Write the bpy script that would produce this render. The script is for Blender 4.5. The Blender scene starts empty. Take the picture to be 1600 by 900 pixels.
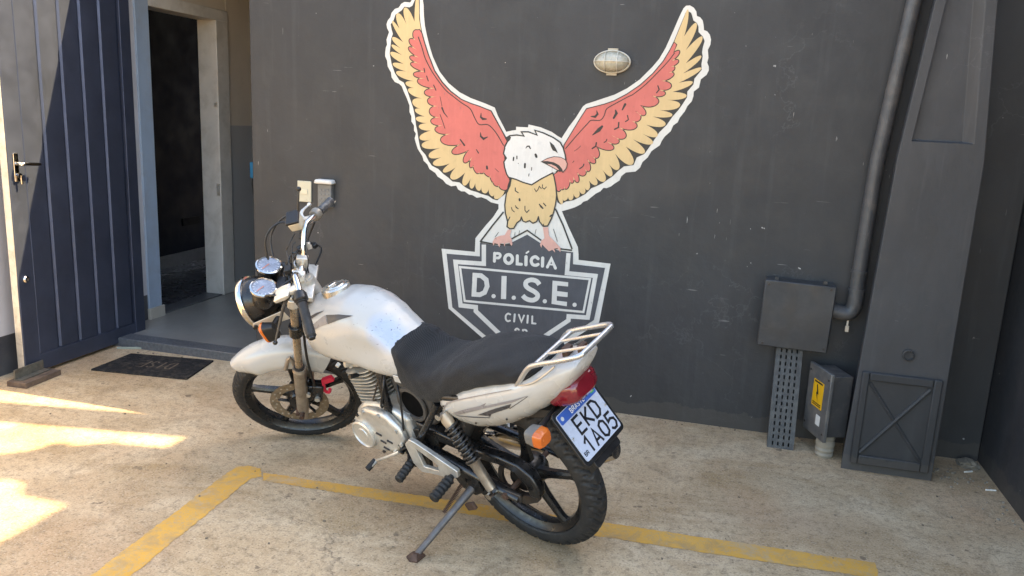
import bpy, bmesh, math, random
from mathutils import Vector, Matrix
from mathutils.bvhtree import BVHTree
from mathutils.geometry import delaunay_2d_cdt
random.seed(7)
R = math.radians
scene = bpy.context.scene
col = scene.collection

# ------------------------------------------------------------------ camera
CAM = Vector((0.0, 0.0, 1.5129))
FPX = 1242.39                       # focal length in pixels of a 1600 wide picture
CR = Vector((0.96495942, 0.25838765, 0.04570709))
CU = Vector((-0.09710316, 0.18980954, 0.97700733))
CW = Vector((-0.24377099, 0.94721073, -0.20824876))
cam = bpy.data.cameras.new("camera")
cam.sensor_fit = 'HORIZONTAL'; cam.sensor_width = 36.0
cam.lens = 36.0 * FPX / 1600.0
cam.clip_start = 0.05; cam.clip_end = 500
cam_o = bpy.data.objects.new("camera", cam); col.objects.link(cam_o)
m = Matrix((CR, CU, -CW)).transposed().to_4x4(); m.translation = CAM
cam_o.matrix_world = m
scene.camera = cam_o

# ------------------------------------------------------------------ light
SUN = Vector((0.658, 0.331, 1.0)).normalized()
w = bpy.data.worlds.new("World"); scene.world = w; w.use_nodes = True
nt = w.node_tree
sky = nt.nodes.new('ShaderNodeTexSky'); sky.sky_type = 'NISHITA'; sky.sun_disc = False
sky.sun_elevation = math.asin(SUN.z); sky.sun_rotation = math.atan2(SUN.x, SUN.y)
sky.altitude = 600; sky.air_density = 1.0; sky.dust_density = 2.0; sky.ozone_density = 1.0
nt.links.new(sky.outputs[0], nt.nodes['Background'].inputs[0])
nt.nodes['Background'].inputs[1].default_value = 0.15
sd = bpy.data.lights.new("sun", 'SUN'); sd.energy = 3.4; sd.angle = R(0.36); sd.color = (1.0, 0.82, 0.53)
so = bpy.data.objects.new("sun", sd); col.objects.link(so)
so.rotation_euler = (-SUN).to_track_quat('-Z', 'Y').to_euler(); so.location = (6, 3, 12)
vs = scene.view_settings
vs.view_transform = 'Standard'; vs.look = 'None'; vs.gamma = 1.0; vs.use_curve_mapping = False
vs.exposure = 2.66
vs.use_white_balance = True; vs.white_balance_temperature = 7700; vs.white_balance_tint = 8

# ------------------------------------------------------------------ pixel helpers
def ray(x, y): return CW * FPX + CR * (x - 800) - CU * (y - 450)
def on_plane(x, y, ax, val):
    d = ray(x, y); t = (val - CAM[ax]) / d[ax]; return CAM + d * t

# ------------------------------------------------------------------ materials
def nodes(name):
    mt = bpy.data.materials.new(name); mt.use_nodes = True
    t = mt.node_tree; return mt, t, t.nodes['Principled BSDF'], t.nodes, t.links
def noise(t, scale, detail=5, rough=.55, vec=None, dist=0):
    n = t.nodes.new('ShaderNodeTexNoise'); n.inputs['Scale'].default_value = scale
    n.inputs['Detail'].default_value = detail; n.inputs['Roughness'].default_value = rough; n.inputs['Distortion'].default_value = dist
    if vec is not None: t.links.new(vec, n.inputs['Vector'])
    return n
def ramp(t, src, p0, c0, p1, c1):
    r = t.nodes.new('ShaderNodeValToRGB'); t.links.new(src, r.inputs[0])
    f = lambda c: (c, c, c, 1) if not hasattr(c, '__len__') else (*c, 1)
    r.color_ramp.elements[0].position = p0; r.color_ramp.elements[0].color = f(c0)
    r.color_ramp.elements[1].position = p1; r.color_ramp.elements[1].color = f(c1)
    return r
def mix(t, fac, a, b, mode='MIX'):
    n = t.nodes.new('ShaderNodeMix'); n.data_type = 'RGBA'; n.blend_type = mode
    for s, v in ((0, fac), (6, a), (7, b)):
        if hasattr(v, 'is_linked'): t.links.new(v, n.inputs[s])
        elif s == 0: n.inputs[0].default_value = v
        else: n.inputs[s].default_value = (*v, 1) if len(v) == 3 else v
    return n.outputs[2]
def math_n(t, op, a, b=None):
    n = t.nodes.new('ShaderNodeMath'); n.operation = op
    for s, v in ((0, a), (1, b)):
        if v is None: continue
        if hasattr(v, 'is_linked'): t.links.new(v, n.inputs[s])
        else: n.inputs[s].default_value = v
    return n.outputs[0]
def coords(t, kind='Object', scale=None):
    c = t.nodes.new('ShaderNodeTexCoord').outputs[kind]
    if scale:
        mp = t.nodes.new('ShaderNodeMapping'); mp.inputs['Scale'].default_value = scale
        t.links.new(c, mp.inputs['Vector']); c = mp.outputs[0]
    return c
def bump(t, h, strength, dist, bsdf):
    b = t.nodes.new('ShaderNodeBump'); b.inputs['Strength'].default_value = strength; b.inputs['Distance'].default_value = dist
    t.links.new(h, b.inputs['Height']); t.links.new(b.outputs[0], bsdf.inputs['Normal'])
MATS = {}
def mk(name, c, rough=.5, metal=0., var=.12, vs_=9, dirt=None, dirt_amt=.35, bmp=0, bs=120, coat=0, spec=.5, rv=.12, trans=0):
    if name in MATS: return MATS[name]
    mt, t, b, N, L = nodes(name)
    co = coords(t)
    n = noise(t, vs_, 3, .6, co)
    lo = tuple(max(0, x * (1 - var)) for x in c); hi = tuple(min(1, x * (1 + var)) for x in c)
    out = ramp(t, n.outputs[0], .3, lo, .7, hi).outputs[0]
    if dirt:
        n2 = noise(t, vs_ * .6 + 3, 5, .7, co, .4)
        out = mix(t, ramp(t, n2.outputs[0], .48, 0, .72, dirt_amt).outputs[0], out, dirt)
    L.new(out, b.inputs['Base Color'])
    n3 = noise(t, vs_ * 2.3, 2, .6, co)
    L.new(ramp(t, n3.outputs[0], .3, max(.02, rough - rv), .7, min(1, rough + rv)).outputs[0], b.inputs['Roughness'])
    b.inputs['Metallic'].default_value = metal; b.inputs['Coat Weight'].default_value = coat
    b.inputs['Coat Roughness'].default_value = .08; b.inputs['Specular IOR Level'].default_value = spec
    if trans: b.inputs['Transmission Weight'].default_value = trans
    if bmp: bump(t, noise(t, bs, 4, .6, co).outputs[0], bmp, .002, b)
    MATS[name] = mt; return mt

def mat_ground():
    mt, t, b, N, L = nodes("concrete_ground")
    co = coords(t)
    big = noise(t, .55, 4, .6, co, .3); mid = noise(t, 2.6, 6, .65, co, .5); fin = noise(t, 34, 3, .7, co); spk = noise(t, 125, 2, .7, co)
    c = ramp(t, big.outputs[0], .32, (.425, .290, .165), .68, (.525, .385, .235)).outputs[0]
    c = mix(t, ramp(t, mid.outputs[0], .42, 0, .64, .75).outputs[0], c, (.60, .46, .30))
    m2 = noise(t, 1.4, 6, .7, coords(t, 'Object', (1, 1.7, 1)), .8)
    c = mix(t, ramp(t, m2.outputs[0], .47, 0, .66, .75).outputs[0], c, (.31, .20, .095))
    m3 = noise(t, 5.5, 6, .7, coords(t, 'Object', (1.6, 1, 1)), .6)
    c = mix(t, ramp(t, m3.outputs[0], .52, 0, .70, .6).outputs[0], c, (.25, .175, .105))
    rd = noise(t, .9, 4, .6, coords(t, 'Object', (1.3, 1, 1)))
    c = mix(t, ramp(t, rd.outputs[0], .50, 0, .70, .5).outputs[0], c, (.47, .275, .15))
    gy = noise(t, .7, 4, .6, coords(t, 'Object', (1, 1.2, 3)))
    c = mix(t, ramp(t, gy.outputs[0], .52, 0, .66, .45).outputs[0], c, (.52, .43, .30))
    c = mix(t, ramp(t, fin.outputs[0], .32, .6, .50, 0).outputs[0], c, (.19, .135, .082))
    c = mix(t, ramp(t, spk.outputs[0], .56, 0, .70, .45).outputs[0], c, (.68, .58, .43))
    c = mix(t, ramp(t, spk.outputs[0], .30, .8, .43, 0).outputs[0], c, (.11, .08, .052))
    def blot(cx, cy, r0, r1, amt, colr, sx=1., sy=1.):
        nonlocal c
        v_ = t.nodes.new('ShaderNodeVectorMath'); v_.operation = 'MULTIPLY_ADD'; L.new(co, v_.inputs[0]); v_.inputs[1].default_value = (sx, sy, 0); v_.inputs[2].default_value = (-cx * sx, -cy * sy, 0)
        ln = t.nodes.new('ShaderNodeVectorMath'); ln.operation = 'LENGTH'; L.new(v_.outputs[0], ln.inputs[0])
        d_ = math_n(t, 'ADD', ln.outputs['Value'], math_n(t, 'MULTIPLY', math_n(t, 'SUBTRACT', m3.outputs[0], .5), r1 * 1.3))
        c = mix(t, ramp(t, d_, r0, amt, r1, 0).outputs[0], c, colr)
    blot(-1.02, 2.80, .05, .26, .55, (.13, .09, .055), 1, 1.5)
    blot(-.35, 2.25, .03, .22, .35, (.17, .12, .075), 1, 2)
    blot(.45, 3.1, .05, .5, .3, (.24, .165, .10), .8, 2.2)
    blot(-2.2, 3.55, .05, .45, .35, (.22, .135, .07), .8, 1.6)
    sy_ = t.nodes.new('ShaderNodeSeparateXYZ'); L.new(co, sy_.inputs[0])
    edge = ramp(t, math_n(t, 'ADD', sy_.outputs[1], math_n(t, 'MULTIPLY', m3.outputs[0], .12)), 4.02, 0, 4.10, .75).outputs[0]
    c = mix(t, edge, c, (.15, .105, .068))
    st = noise(t, 3.0, 3, .5, co); st2 = noise(t, 17, 4, .5, co)
    pit = ramp(t, math_n(t, 'MULTIPLY', ramp(t, st.outputs[0], .45, 0, .6, 1).outputs[0], ramp(t, st2.outputs[0], .64, 0, .70, 1).outputs[0]), .1, 0, .9, .7).outputs[0]
    c = mix(t, pit, c, (.10, .07, .05))
    v = t.nodes.new('ShaderNodeTexVoronoi'); v.feature = 'DISTANCE_TO_EDGE'; v.inputs['Scale'].default_value = .62
    wob = noise(t, 3.5, 5, .7, co); vm = t.nodes.new('ShaderNodeVectorMath'); vm.operation = 'MULTIPLY_ADD'
    L.new(wob.outputs[1], vm.inputs[0]); vm.inputs[1].default_value = (.35, .35, .35); L.new(co, vm.inputs[2]); L.new(vm.outputs[0], v.inputs['Vector'])
    crm = noise(t, 1.1, 4, .6, co)
    crack = math_n(t, 'MULTIPLY', ramp(t, v.outputs['Distance'], .001, 1, .005, 0).outputs[0], ramp(t, crm.outputs[0], .55, 0, .64, .5).outputs[0])
    c = mix(t, crack, c, (.05, .04, .032))
    L.new(c, b.inputs['Base Color']); b.inputs['Roughness'].default_value = .88; b.inputs['Specular IOR Level'].default_value = .3
    h = math_n(t, 'ADD', math_n(t, 'MULTIPLY', fin.outputs[0], .6), math_n(t, 'ADD', spk.outputs[0], math_n(t, 'MULTIPLY', mid.outputs[0], 2.0)))
    bump(t, math_n(t, 'SUBTRACT', h, math_n(t, 'MULTIPLY', crack, 2)), .55, .004, b)
    return mt

def mat_wall(name="charcoal_wall_paint", base=(.035, .0348, .0353), scr=1.0):
    if name in MATS: return MATS[name]
    mt, t, b, N, L = nodes(name)
    co = coords(t)
    n = noise(t, 1.2, 7, .6, co); n2 = noise(t, 7, 6, .6, co, .3)
    c = ramp(t, n.outputs[0], .3, tuple(x * .87 for x in base), .7, tuple(x * 1.15 for x in base)).outputs[0]
    c = mix(t, ramp(t, n2.outputs[0], .5, 0, .75, .35).outputs[0], c, tuple(x * 1.45 for x in base))
    n4 = noise(t, 2.7, 5, .65, coords(t, 'Object', (1, 1, .45)), .4)
    c = mix(t, ramp(t, n4.outputs[0], .42, .35, .56, 0).outputs[0], c, tuple(x * .62 for x in base))
    n5 = noise(t, 13, 3, .6, coords(t, 'Object', (1.6, 1.6, .12)))
    c = mix(t, ramp(t, n5.outputs[0], .56, 0, .74, .30).outputs[0], c, tuple(x * 1.7 for x in base))
    vo = t.nodes.new('ShaderNodeTexVoronoi'); vo.feature = 'DISTANCE_TO_EDGE'; vo.inputs['Scale'].default_value = 2.1
    wv_ = t.nodes.new('ShaderNodeVectorMath'); wv_.operation = 'MULTIPLY_ADD'; L.new(n2.outputs[1], wv_.inputs[0]); wv_.inputs[1].default_value = (.25, .25, .25); L.new(co, wv_.inputs[2]); L.new(wv_.outputs[0], vo.inputs['Vector'])
    hc = math_n(t, 'MULTIPLY', ramp(t, vo.outputs['Distance'], .002, 1, .006, 0).outputs[0], ramp(t, n.outputs[0], .50, 0, .60, .5).outputs[0])
    c = mix(t, hc, c, tuple(x * 2.2 for x in base))
    # chips and scratches showing old white paint
    s1 = noise(t, 34, 2, .5, co); s1b = noise(t, 2.3, 3, .5, co)
    chip = math_n(t, 'MULTIPLY', ramp(t, s1.outputs[0], .768, 0, .780, 1).outputs[0], ramp(t, s1b.outputs[0], .46, 0, .56, .85 * scr).outputs[0])
    s2 = noise(t, 9, 2, .5, coords(t, 'Object', (16, 16, 1.3))); s2b = noise(t, 1.9, 2, .5, co)
    scrt = math_n(t, 'MULTIPLY', ramp(t, s2.outputs[0], .748, 0, .765, .5 * scr).outputs[0], ramp(t, s2b.outputs[0], .52, 0, .60, 1).outputs[0])
    s3 = noise(t, 5, 2, .5, coords(t, 'Object', (1.5, 1.5, 22))); 
    scrh = math_n(t, 'MULTIPLY', ramp(t, s3.outputs[0], .74, 0, .77, .25 * scr).outputs[0], ramp(t, s2b.outputs[0], .36, 1, .46, 0).outputs[0])
    mk_ = math_n(t, 'MAXIMUM', chip, math_n(t, 'MAXIMUM', scrt, scrh))
    c = mix(t, mk_, c, (.52, .50, .46))
    # splashed dust near the floor
    sx = t.nodes.new('ShaderNodeSeparateXYZ'); L.new(co, sx.inputs[0])
    dn = noise(t, 5, 6, .65, co)
    dz = ramp(t, math_n(t, 'SUBTRACT', sx.outputs[2], math_n(t, 'MULTIPLY', dn.outputs[0], .16)), -.12, .12, -.085, 0).outputs[0]
    c = mix(t, dz, c, (.20, .155, .11))
    L.new(c, b.inputs['Base Color'])
    L.new(ramp(t, n2.outputs[0], .3, .5, .7, .68).outputs[0], b.inputs['Roughness']); b.inputs['Specular IOR Level'].default_value = .42
    pl = noise(t, 26, 5, .6, co); pl2 = noise(t, 3, 4, .5, co)
    bump(t, math_n(t, 'ADD', pl.outputs[0], math_n(t, 'MULTIPLY', pl2.outputs[0], 4)), .35, .004, b)
    MATS[name] = mt; return mt

def mat_mural(name, c, var=.07):
    mt, t, b, N, L = nodes(name)
    co = coords(t)
    n = noise(t, 5, 7, .6, co); n2 = noise(t, 22, 6, .7, co, .4); n3 = noise(t, 2.1, 5, .6, co)
    o = ramp(t, n.outputs[0], .3, tuple(x * (1 - var) for x in c), .7, tuple(min(1, x * (1 + var)) for x in c)).outputs[0]
    o = mix(t, ramp(t, n2.outputs[0], .54, 0, .76, .30).outputs[0], o, tuple(x * .55 for x in c))
    nb = noise(t, 18, 4, .6, coords(t, 'Object', (3.2, 1, .5)), .5)
    o = mix(t, ramp(t, nb.outputs[0], .50, 0, .75, .28).outputs[0], o, tuple(min(1, x * 1.25 + .02) for x in c))
    nv = noise(t, 1.7, 4, .6, co)
    o = mix(t, ramp(t, nv.outputs[0], .46, 0, .66, .25).outputs[0], o, tuple(x * .72 for x in c))
    g = noise(t, 60, 3, .6, coords(t, 'Object', (1, 1, .35)))
    o = mix(t, math_n(t, 'MULTIPLY', ramp(t, g.outputs[0], .66, 0, .72, .6).outputs[0], ramp(t, n3.outputs[0], .5, 0, .6, 1).outputs[0]), o, (.14, .135, .13))
    L.new(o, b.inputs['Base Color']); b.inputs['Roughness'].default_value = .6; b.inputs['Specular IOR Level'].default_value = .35
    bump(t, noise(t, 26, 5, .6, co).outputs[0], .3, .003, b)
    return mt

def mat_weave():
    mt, t, b, N, L = nodes("woven_mesh_fabric")
    co = coords(t)
    hs = []
    for rot in ((0, R(35), R(20)), (0, R(-55), R(-20))):
        mp = t.nodes.new('ShaderNodeMapping'); mp.inputs['Rotation'].default_value = rot; L.new(co, mp.inputs[0])
        wv = t.nodes.new('ShaderNodeTexWave'); wv.wave_type = 'BANDS'; wv.bands_direction = 'X'; wv.inputs['Scale'].default_value = 95; wv.inputs['Distortion'].default_value = .6
        L.new(mp.outputs[0], wv.inputs[0]); hs.append(wv.outputs['Fac'])
    h = math_n(t, 'MULTIPLY', hs[0], hs[1])
    n = noise(t, 6, 5, .6, co)
    c = ramp(t, h, .1, (.0015, .0016, .002), .7, (.011, .011, .012)).outputs[0]
    c = mix(t, ramp(t, n.outputs[0], .45, 0, .75, .35).outputs[0], c, (.017, .016, .015))
    L.new(c, b.inputs['Base Color']); b.inputs['Roughness'].default_value = .7; b.inputs['Sheen Weight'].default_value = .08; b.inputs['Specular IOR Level'].default_value = .3
    bump(t, math_n(t, 'ADD', h, math_n(t, 'MULTIPLY', noise(t, 14, 3, .5, co).outputs[0], 1.6)), .8, .003, b)
    return mt

def mat_tank():
    mt, t, b, N, L = nodes("worn_white_tank_paint")
    co = coords(t)
    n = noise(t, 5, 6, .6, co)
    c = ramp(t, n.outputs[0], .3, (.37, .362, .340), .7, (.42, .412, .39)).outputs[0]
    n2 = noise(t, 11, 8, .7, co, .5)
    c = mix(t, ramp(t, n2.outputs[0], .58, 0, .78, .35).outputs[0], c, (.36, .33, .28))
    # blue sky reflection painted on the scuffed tank rear, peppered with chips
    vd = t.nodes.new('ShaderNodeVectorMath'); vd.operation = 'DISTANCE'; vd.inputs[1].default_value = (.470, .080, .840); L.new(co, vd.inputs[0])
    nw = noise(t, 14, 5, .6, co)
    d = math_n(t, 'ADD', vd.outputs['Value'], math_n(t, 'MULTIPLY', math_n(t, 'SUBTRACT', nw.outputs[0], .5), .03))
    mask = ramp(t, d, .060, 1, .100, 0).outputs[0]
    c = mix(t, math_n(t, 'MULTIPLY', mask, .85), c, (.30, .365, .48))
    ch = noise(t, 95, 3, .6, co)
    chips = math_n(t, 'MULTIPLY', ramp(t, ch.outputs[0], .655, 0, .672, 1).outputs[0], mask)
    c = mix(t, chips, c, (.035, .034, .036))
    ch2 = noise(t, 70, 2, .5, co)
    c = mix(t, ramp(t, ch2.outputs[0], .735, 0, .75, .8).outputs[0], c, (.16, .13, .11))
    L.new(c, b.inputs['Base Color'])
    L.new(ramp(t, n2.outputs[0], .3, .22, .7, .42).outputs[0], b.inputs['Roughness'])
    b.inputs['Coat Weight'].default_value = .35; b.inputs['Coat Roughness'].default_value = .12
    bump(t, noise(t, 7, 3, .5, co).outputs[0], .12, .01, b)
    return mt

def mat_tile():
    mt, t, b, N, L = nodes("porch_floor_tile")
    co = coords(t); n = noise(t, 3, 6, .6, co); n2 = noise(t, 30, 5, .6, co)
    c = ramp(t, n.outputs[0], .3, (.20, .185, .165), .7, (.26, .24, .21)).outputs[0]
    c = mix(t, ramp(t, n2.outputs[0], .5, 0, .75, .4).outputs[0], c, (.17, .15, .13))
    L.new(c, b.inputs['Base Color']); b.inputs['Roughness'].default_value = .35
    return mt

def mat_two_tone(name, upper, lower, z, edge=.004):
    mt, t, b, N, L = nodes(name)
    co = coords(t); sx = t.nodes.new('ShaderNodeSeparateXYZ'); L.new(co, sx.inputs[0])
    k = ramp(t, sx.outputs[2], .5, 0, .500001, 1)
    k = math_n(t, 'GREATER_THAN', sx.outputs[2], z)
    n = noise(t, 2.5, 7, .6, co); n2 = noise(t, 9, 8, .7, co, .5)
    c = mix(t, k, lower, upper)
    c = mix(t, ramp(t, n.outputs[0], .35, .25, .7, 0).outputs[0], c, (.30, .27, .23))
    c = mix(t, ramp(t, n2.outputs[0], .60, 0, .78, .45).outputs[0], c, (.24, .21, .18))
    L.new(c, b.inputs['Base Color']); b.inputs['Roughness'].default_value = .6
    bump(t, noise(t, 40, 5, .6, co).outputs[0], .25, .003, b)
    return mt

def mat_line():
    mt, t, b, N, L = nodes("worn_yellow_road_paint")
    co = coords(t)
    a = noise(t, 26, 8, .75, co, .3); a2 = noise(t, 160, 4, .6, co); a3 = noise(t, 2.2, 4, .6, co)
    c = ramp(t, a3.outputs[0], .3, (.56, .28, .035), .7, (.68, .37, .07)).outputs[0]
    wear = ramp(t, math_n(t, 'ADD', math_n(t, 'MULTIPLY', a.outputs[0], .7), math_n(t, 'MULTIPLY', a2.outputs[0], .45)), .56, .04, .70, .88).outputs[0]
    c = mix(t, wear, c, (.42, .29, .155))
    w2 = noise(t, 9, 6, .75, co, .4)
    c = mix(t, ramp(t, w2.outputs[0], .50, 0, .66, .75).outputs[0], c, (.36, .235, .11))
    w3 = noise(t, 4.1, 6, .75, co, .4)
    c = mix(t, ramp(t, w3.outputs[0], .56, 0, .64, .8).outputs[0], c, (.44, .315, .18))
    L.new(c, b.inputs['Base Color']); b.inputs['Roughness'].default_value = .8
    bump(t, a2.outputs[0], .4, .003, b)
    return mt

M_GROUND = mat_ground(); M_WALL = mat_wall(); M_LINE = mat_line()
M_COL = mat_wall("charcoal_column_paint", (.055, .0545, .056), 1.6)
M_SIDE = mat_wall("charcoal_side_wall_paint", (.034, .0335, .036), .8)
M_CREAM = mat_mural("mural_cream", (.62, .60, .545), .05)
M_INK = mat_mural("mural_line_charcoal", (.040, .037, .032), .1)
M_SLATE = mat_mural("mural_slate", (.074, .076, .083), .15)
M_YEL = mat_mural("mural_yellow", (.60, .43, .215), .06)
M_RED = mat_mural("mural_red", (.56, .145, .118), .08)
M_PINK = mat_mural("mural_pink", (.62, .345, .28), .06)
M_WHITE = mat_mural("mural_white", (.64, .62, .575), .05)
M_CHROME = mk("chrome", (.62, .61, .59), .13, 1.0, .06, 20, dirt=(.22, .16, .11), dirt_amt=.5, rv=.08)
M_ALU = mk("cast_aluminium", (.60, .575, .52), .40, .65, .12, 18, dirt=(.26, .21, .16), dirt_amt=.5, bmp=.15, bs=200)
M_FORK = mk("dirty_fork_metal", (.34, .29, .235), .42, .7, .2, 25, dirt=(.16, .10, .06), dirt_amt=.7)
M_BLACK = mk("black_frame_paint", (.006, .006, .0065), .32, 0, .3, 20, dirt=(.02, .017, .014), dirt_amt=.45, coat=.15)
M_PLAS = mk("black_plastic", (.007, .007, .0075), .42, 0, .2, 20, dirt=(.022, .019, .016), dirt_amt=.4)
M_RUB = mk("tyre_rubber", (.010, .0098, .0098), .66, 0, .25, 22, dirt=(.038, .032, .026), dirt_amt=.4, bmp=.2, bs=160)
M_RIM = mk("black_wheel_paint", (.005, .005, .0055), .32, .1, .2, 18, dirt=(.018, .015, .013), dirt_amt=.4, coat=.1)
M_GREY = mk("dusty_grey_plastic", (.135, .125, .112), .6, 0, .2, 15, dirt=(.20, .16, .12), dirt_amt=.5)
M_WPAINT = mk("white_body_paint", (.40, .388, .362), .26, 0, .03, 4, dirt=(.31, .275, .22), dirt_amt=.2, coat=.4, rv=.08)
M_DECAL = mk("decal_dark_grey", (.05, .046, .048), .35, 0, .1, 10)
M_DECAL2 = mk("decal_taupe", (.20, .18, .175), .35, 0, .1, 10)
M_RUST = mk("rusty_steel", (.085, .046, .030), .75, .3, .35, 25, dirt=(.05, .03, .022), dirt_amt=.7, bmp=.4)
M_STEEL = mk("oily_steel", (.045, .038, .033), .5, .5, .3, 25, dirt=(.09, .055, .035), dirt_amt=.5)
M_AMBER = mk("amber_lens", (.52, .11, .012), .22, 0, .08, 15, coat=.5)
M_REDL = mk("red_lens", (.15, .008, .015), .18, 0, .1, 12, coat=.6)
M_GLASS = mk("gauge_glass", (.34, .36, .38), .08, 0, .25, 30, coat=1.0)
M_LENS = mk("headlight_glass", (.62, .64, .64), .06, .4, .06, 12, coat=1.0)
M_REDP = mk("red_plastic_clip", (.55, .02, .05), .4)
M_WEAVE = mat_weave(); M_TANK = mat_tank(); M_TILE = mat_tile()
M_PLATE = mk("plate_white", (.40, .445, .53), .3, 0, .03, 8)
M_PBLUE = mk("plate_blue", (.035, .10, .36), .3, 0, .06, 8)
M_PBLK = mk("plate_black_ink", (.012, .012, .014), .4)
M_PGRN = mk("plate_flag_green", (.04, .28, .10), .4)

# ------------------------------------------------------------------ object helpers
def link(o, parent=None):
    col.objects.link(o)
    if parent is not None: o.parent = parent
    return o
def tag(o, label, cat, group=None):
    o['label'] = label; o['category'] = cat
    if group: o['group'] = group
    return o
def empty(name, loc=(0, 0, 0), rot=(0, 0, 0), parent=None):
    o = bpy.data.objects.new(name, None); o.location = loc; o.rotation_euler = rot; o.empty_display_size = .1
    return link(o, parent)
def finish(name, bm, mat, parent=None, smooth=True, bevel=0, angle=35, segs=2):
    bmesh.ops.recalc_face_normals(bm, faces=bm.faces)
    me = bpy.data.meshes.new(name); bm.to_mesh(me); bm.free()
    if mat: me.materials.append(mat)
    o = bpy.data.objects.new(name, me); link(o, parent)
    if smooth:
        me.shade_smooth(); me.set_sharp_from_angle(angle=R(angle))
    if bevel:
        md = o.modifiers.new("bevel", 'BEVEL'); md.width = bevel; md.segments = segs; md.limit_method = 'ANGLE'; md.angle_limit = R(40)
    return o
def box(bm, c, s, mat=None):
    v = []
    for x in (-.5, .5):
        for y in (-.5, .5):
            for z in (-.5, .5):
                p = Vector((x * s[0], y * s[1], z * s[2]))
                if mat is not None: p = mat @ p
                v.append(bm.verts.new(p + Vector(c)))
    for f in ((0, 1, 3, 2), (4, 6, 7, 5), (0, 4, 5, 1), (2, 3, 7, 6), (0, 2, 6, 4), (1, 5, 7, 3)): bm.faces.new([v[i] for i in f])
def span(bm, a, b): box(bm, [(a[i] + b[i]) / 2 for i in range(3)], [b[i] - a[i] for i in range(3)])
def smooth_path(P, n=6, closed=False):
    P = [Vector(p) for p in P]; out = []
    N = len(P); rng = range(N if closed else N - 1)
    for i in rng:
        p1, p2 = P[i], P[(i + 1) % N]
        p0 = P[i - 1] if (i > 0 or closed) else p1 * 2 - p2
        p3 = P[(i + 2) % N] if (i + 2 < N or closed) else p2 * 2 - p1
        for k in range(n):
            t = k / n
            out.append(.5 * ((2 * p1) + (-p0 + p2) * t + (2 * p0 - 5 * p1 + 4 * p2 - p3) * t * t + (-p0 + 3 * p1 - 3 * p2 + p3) * t ** 3))
    if not closed: out.append(P[-1])
    return out
def tube(bm, P, r, n=10, sm=0, closed=False, caps=True, flat=None):
    P = smooth_path(P, sm, closed) if sm else [Vector(p) for p in P]
    N = len(P); rings = []; prev = None
    for i, p in enumerate(P):
        a = P[i - 1] if (i > 0 or closed) else p; b = P[(i + 1) % N] if (i < N - 1 or closed) else p
        d = (b - a).normalized()
        if prev is None:
            up = Vector((0, 0, 1)) if abs(d.z) < .9 else Vector((1, 0, 0))
            u = d.cross(up).normalized()
        else:
            u = (prev - d * prev.dot(d)).normalized()
        prev = u; v = d.cross(u)
        rr = r[min(len(r) - 1, int(i * (len(r) - 1) / max(1, N - 1) + .5))] if isinstance(r, (list, tuple)) else r
        ring = []
        for k in range(n):
            a_ = 2 * math.pi * k / n
            ring.append(bm.verts.new(p + (u * math.cos(a_) + v * math.sin(a_) * (flat or 1)) * rr))
        rings.append(ring)
    M = N if closed else N - 1
    for i in range(M):
        A, B = rings[i], rings[(i + 1) % N]
        for k in range(n): bm.faces.new((A[k], A[(k + 1) % n], B[(k + 1) % n], B[k]))
    if caps and not closed:
        bm.faces.new(rings[0][::-1]); bm.faces.new(rings[-1])
def lathe(bm, prof, c, axis=(0, 1, 0), n=40, closed=False, caps=True):
    ax = Vector(axis).normalized(); q = Vector((0, 0, 1)).rotation_difference(ax); c = Vector(c); rings = []
    for r, h in prof:
        rings.append([bm.verts.new(c + q @ Vector((r * math.cos(2 * math.pi * k / n), r * math.sin(2 * math.pi * k / n), h))) for k in range(n)])
    M = len(rings)
    for i in range(M if closed else M - 1):
        A, B = rings[i], rings[(i + 1) % M]
        for k in range(n): bm.faces.new((A[k], A[(k + 1) % n], B[(k + 1) % n], B[k]))
    if not closed and caps:
        for rg in (rings[0][::-1], rings[-1]):
            if (rg[0].co - rg[n // 2].co).length > 1e-6: bm.faces.new(rg)
    bmesh.ops.remove_doubles(bm, verts=bm.verts, dist=1e-6)
def loft(bm, secs, cap=True):
    rings = [[bm.verts.new(p) for p in s] for s in secs]; n = len(rings[0])
    for A, B in zip(rings, rings[1:]):
        for k in range(n): bm.faces.new((A[k], A[(k + 1) % n], B[(k + 1) % n], B[k]))
    if cap: bm.faces.new(rings[0][::-1]); bm.faces.new(rings[-1])
def prism(bm, poly, y0, y1):
    """poly in XZ extruded along Y"""
    a = [bm.verts.new((x, y0, z)) for x, z in poly]; b = [bm.verts.new((x, y1, z)) for x, z in poly]; n = len(poly)
    bm.faces.new(a); bm.faces.new(b[::-1])
    for i in range(n): bm.faces.new((a[i], b[i], b[(i + 1) % n], a[(i + 1) % n]))
def NB(): return bmesh.new()

exec_later = []
# ================================================================== SETTING
YW = 4.05          # face of the mural wall
bm = NB(); 
vs_ = [bm.verts.new(p) for p in ((-40, -40, 0), (40, -40, 0), (40, 40, 0), (-40, 40, 0))]; bm.faces.new(vs_)
o = finish("ground", bm, M_GROUND, smooth=False); o['kind'] = 'structure'
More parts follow.
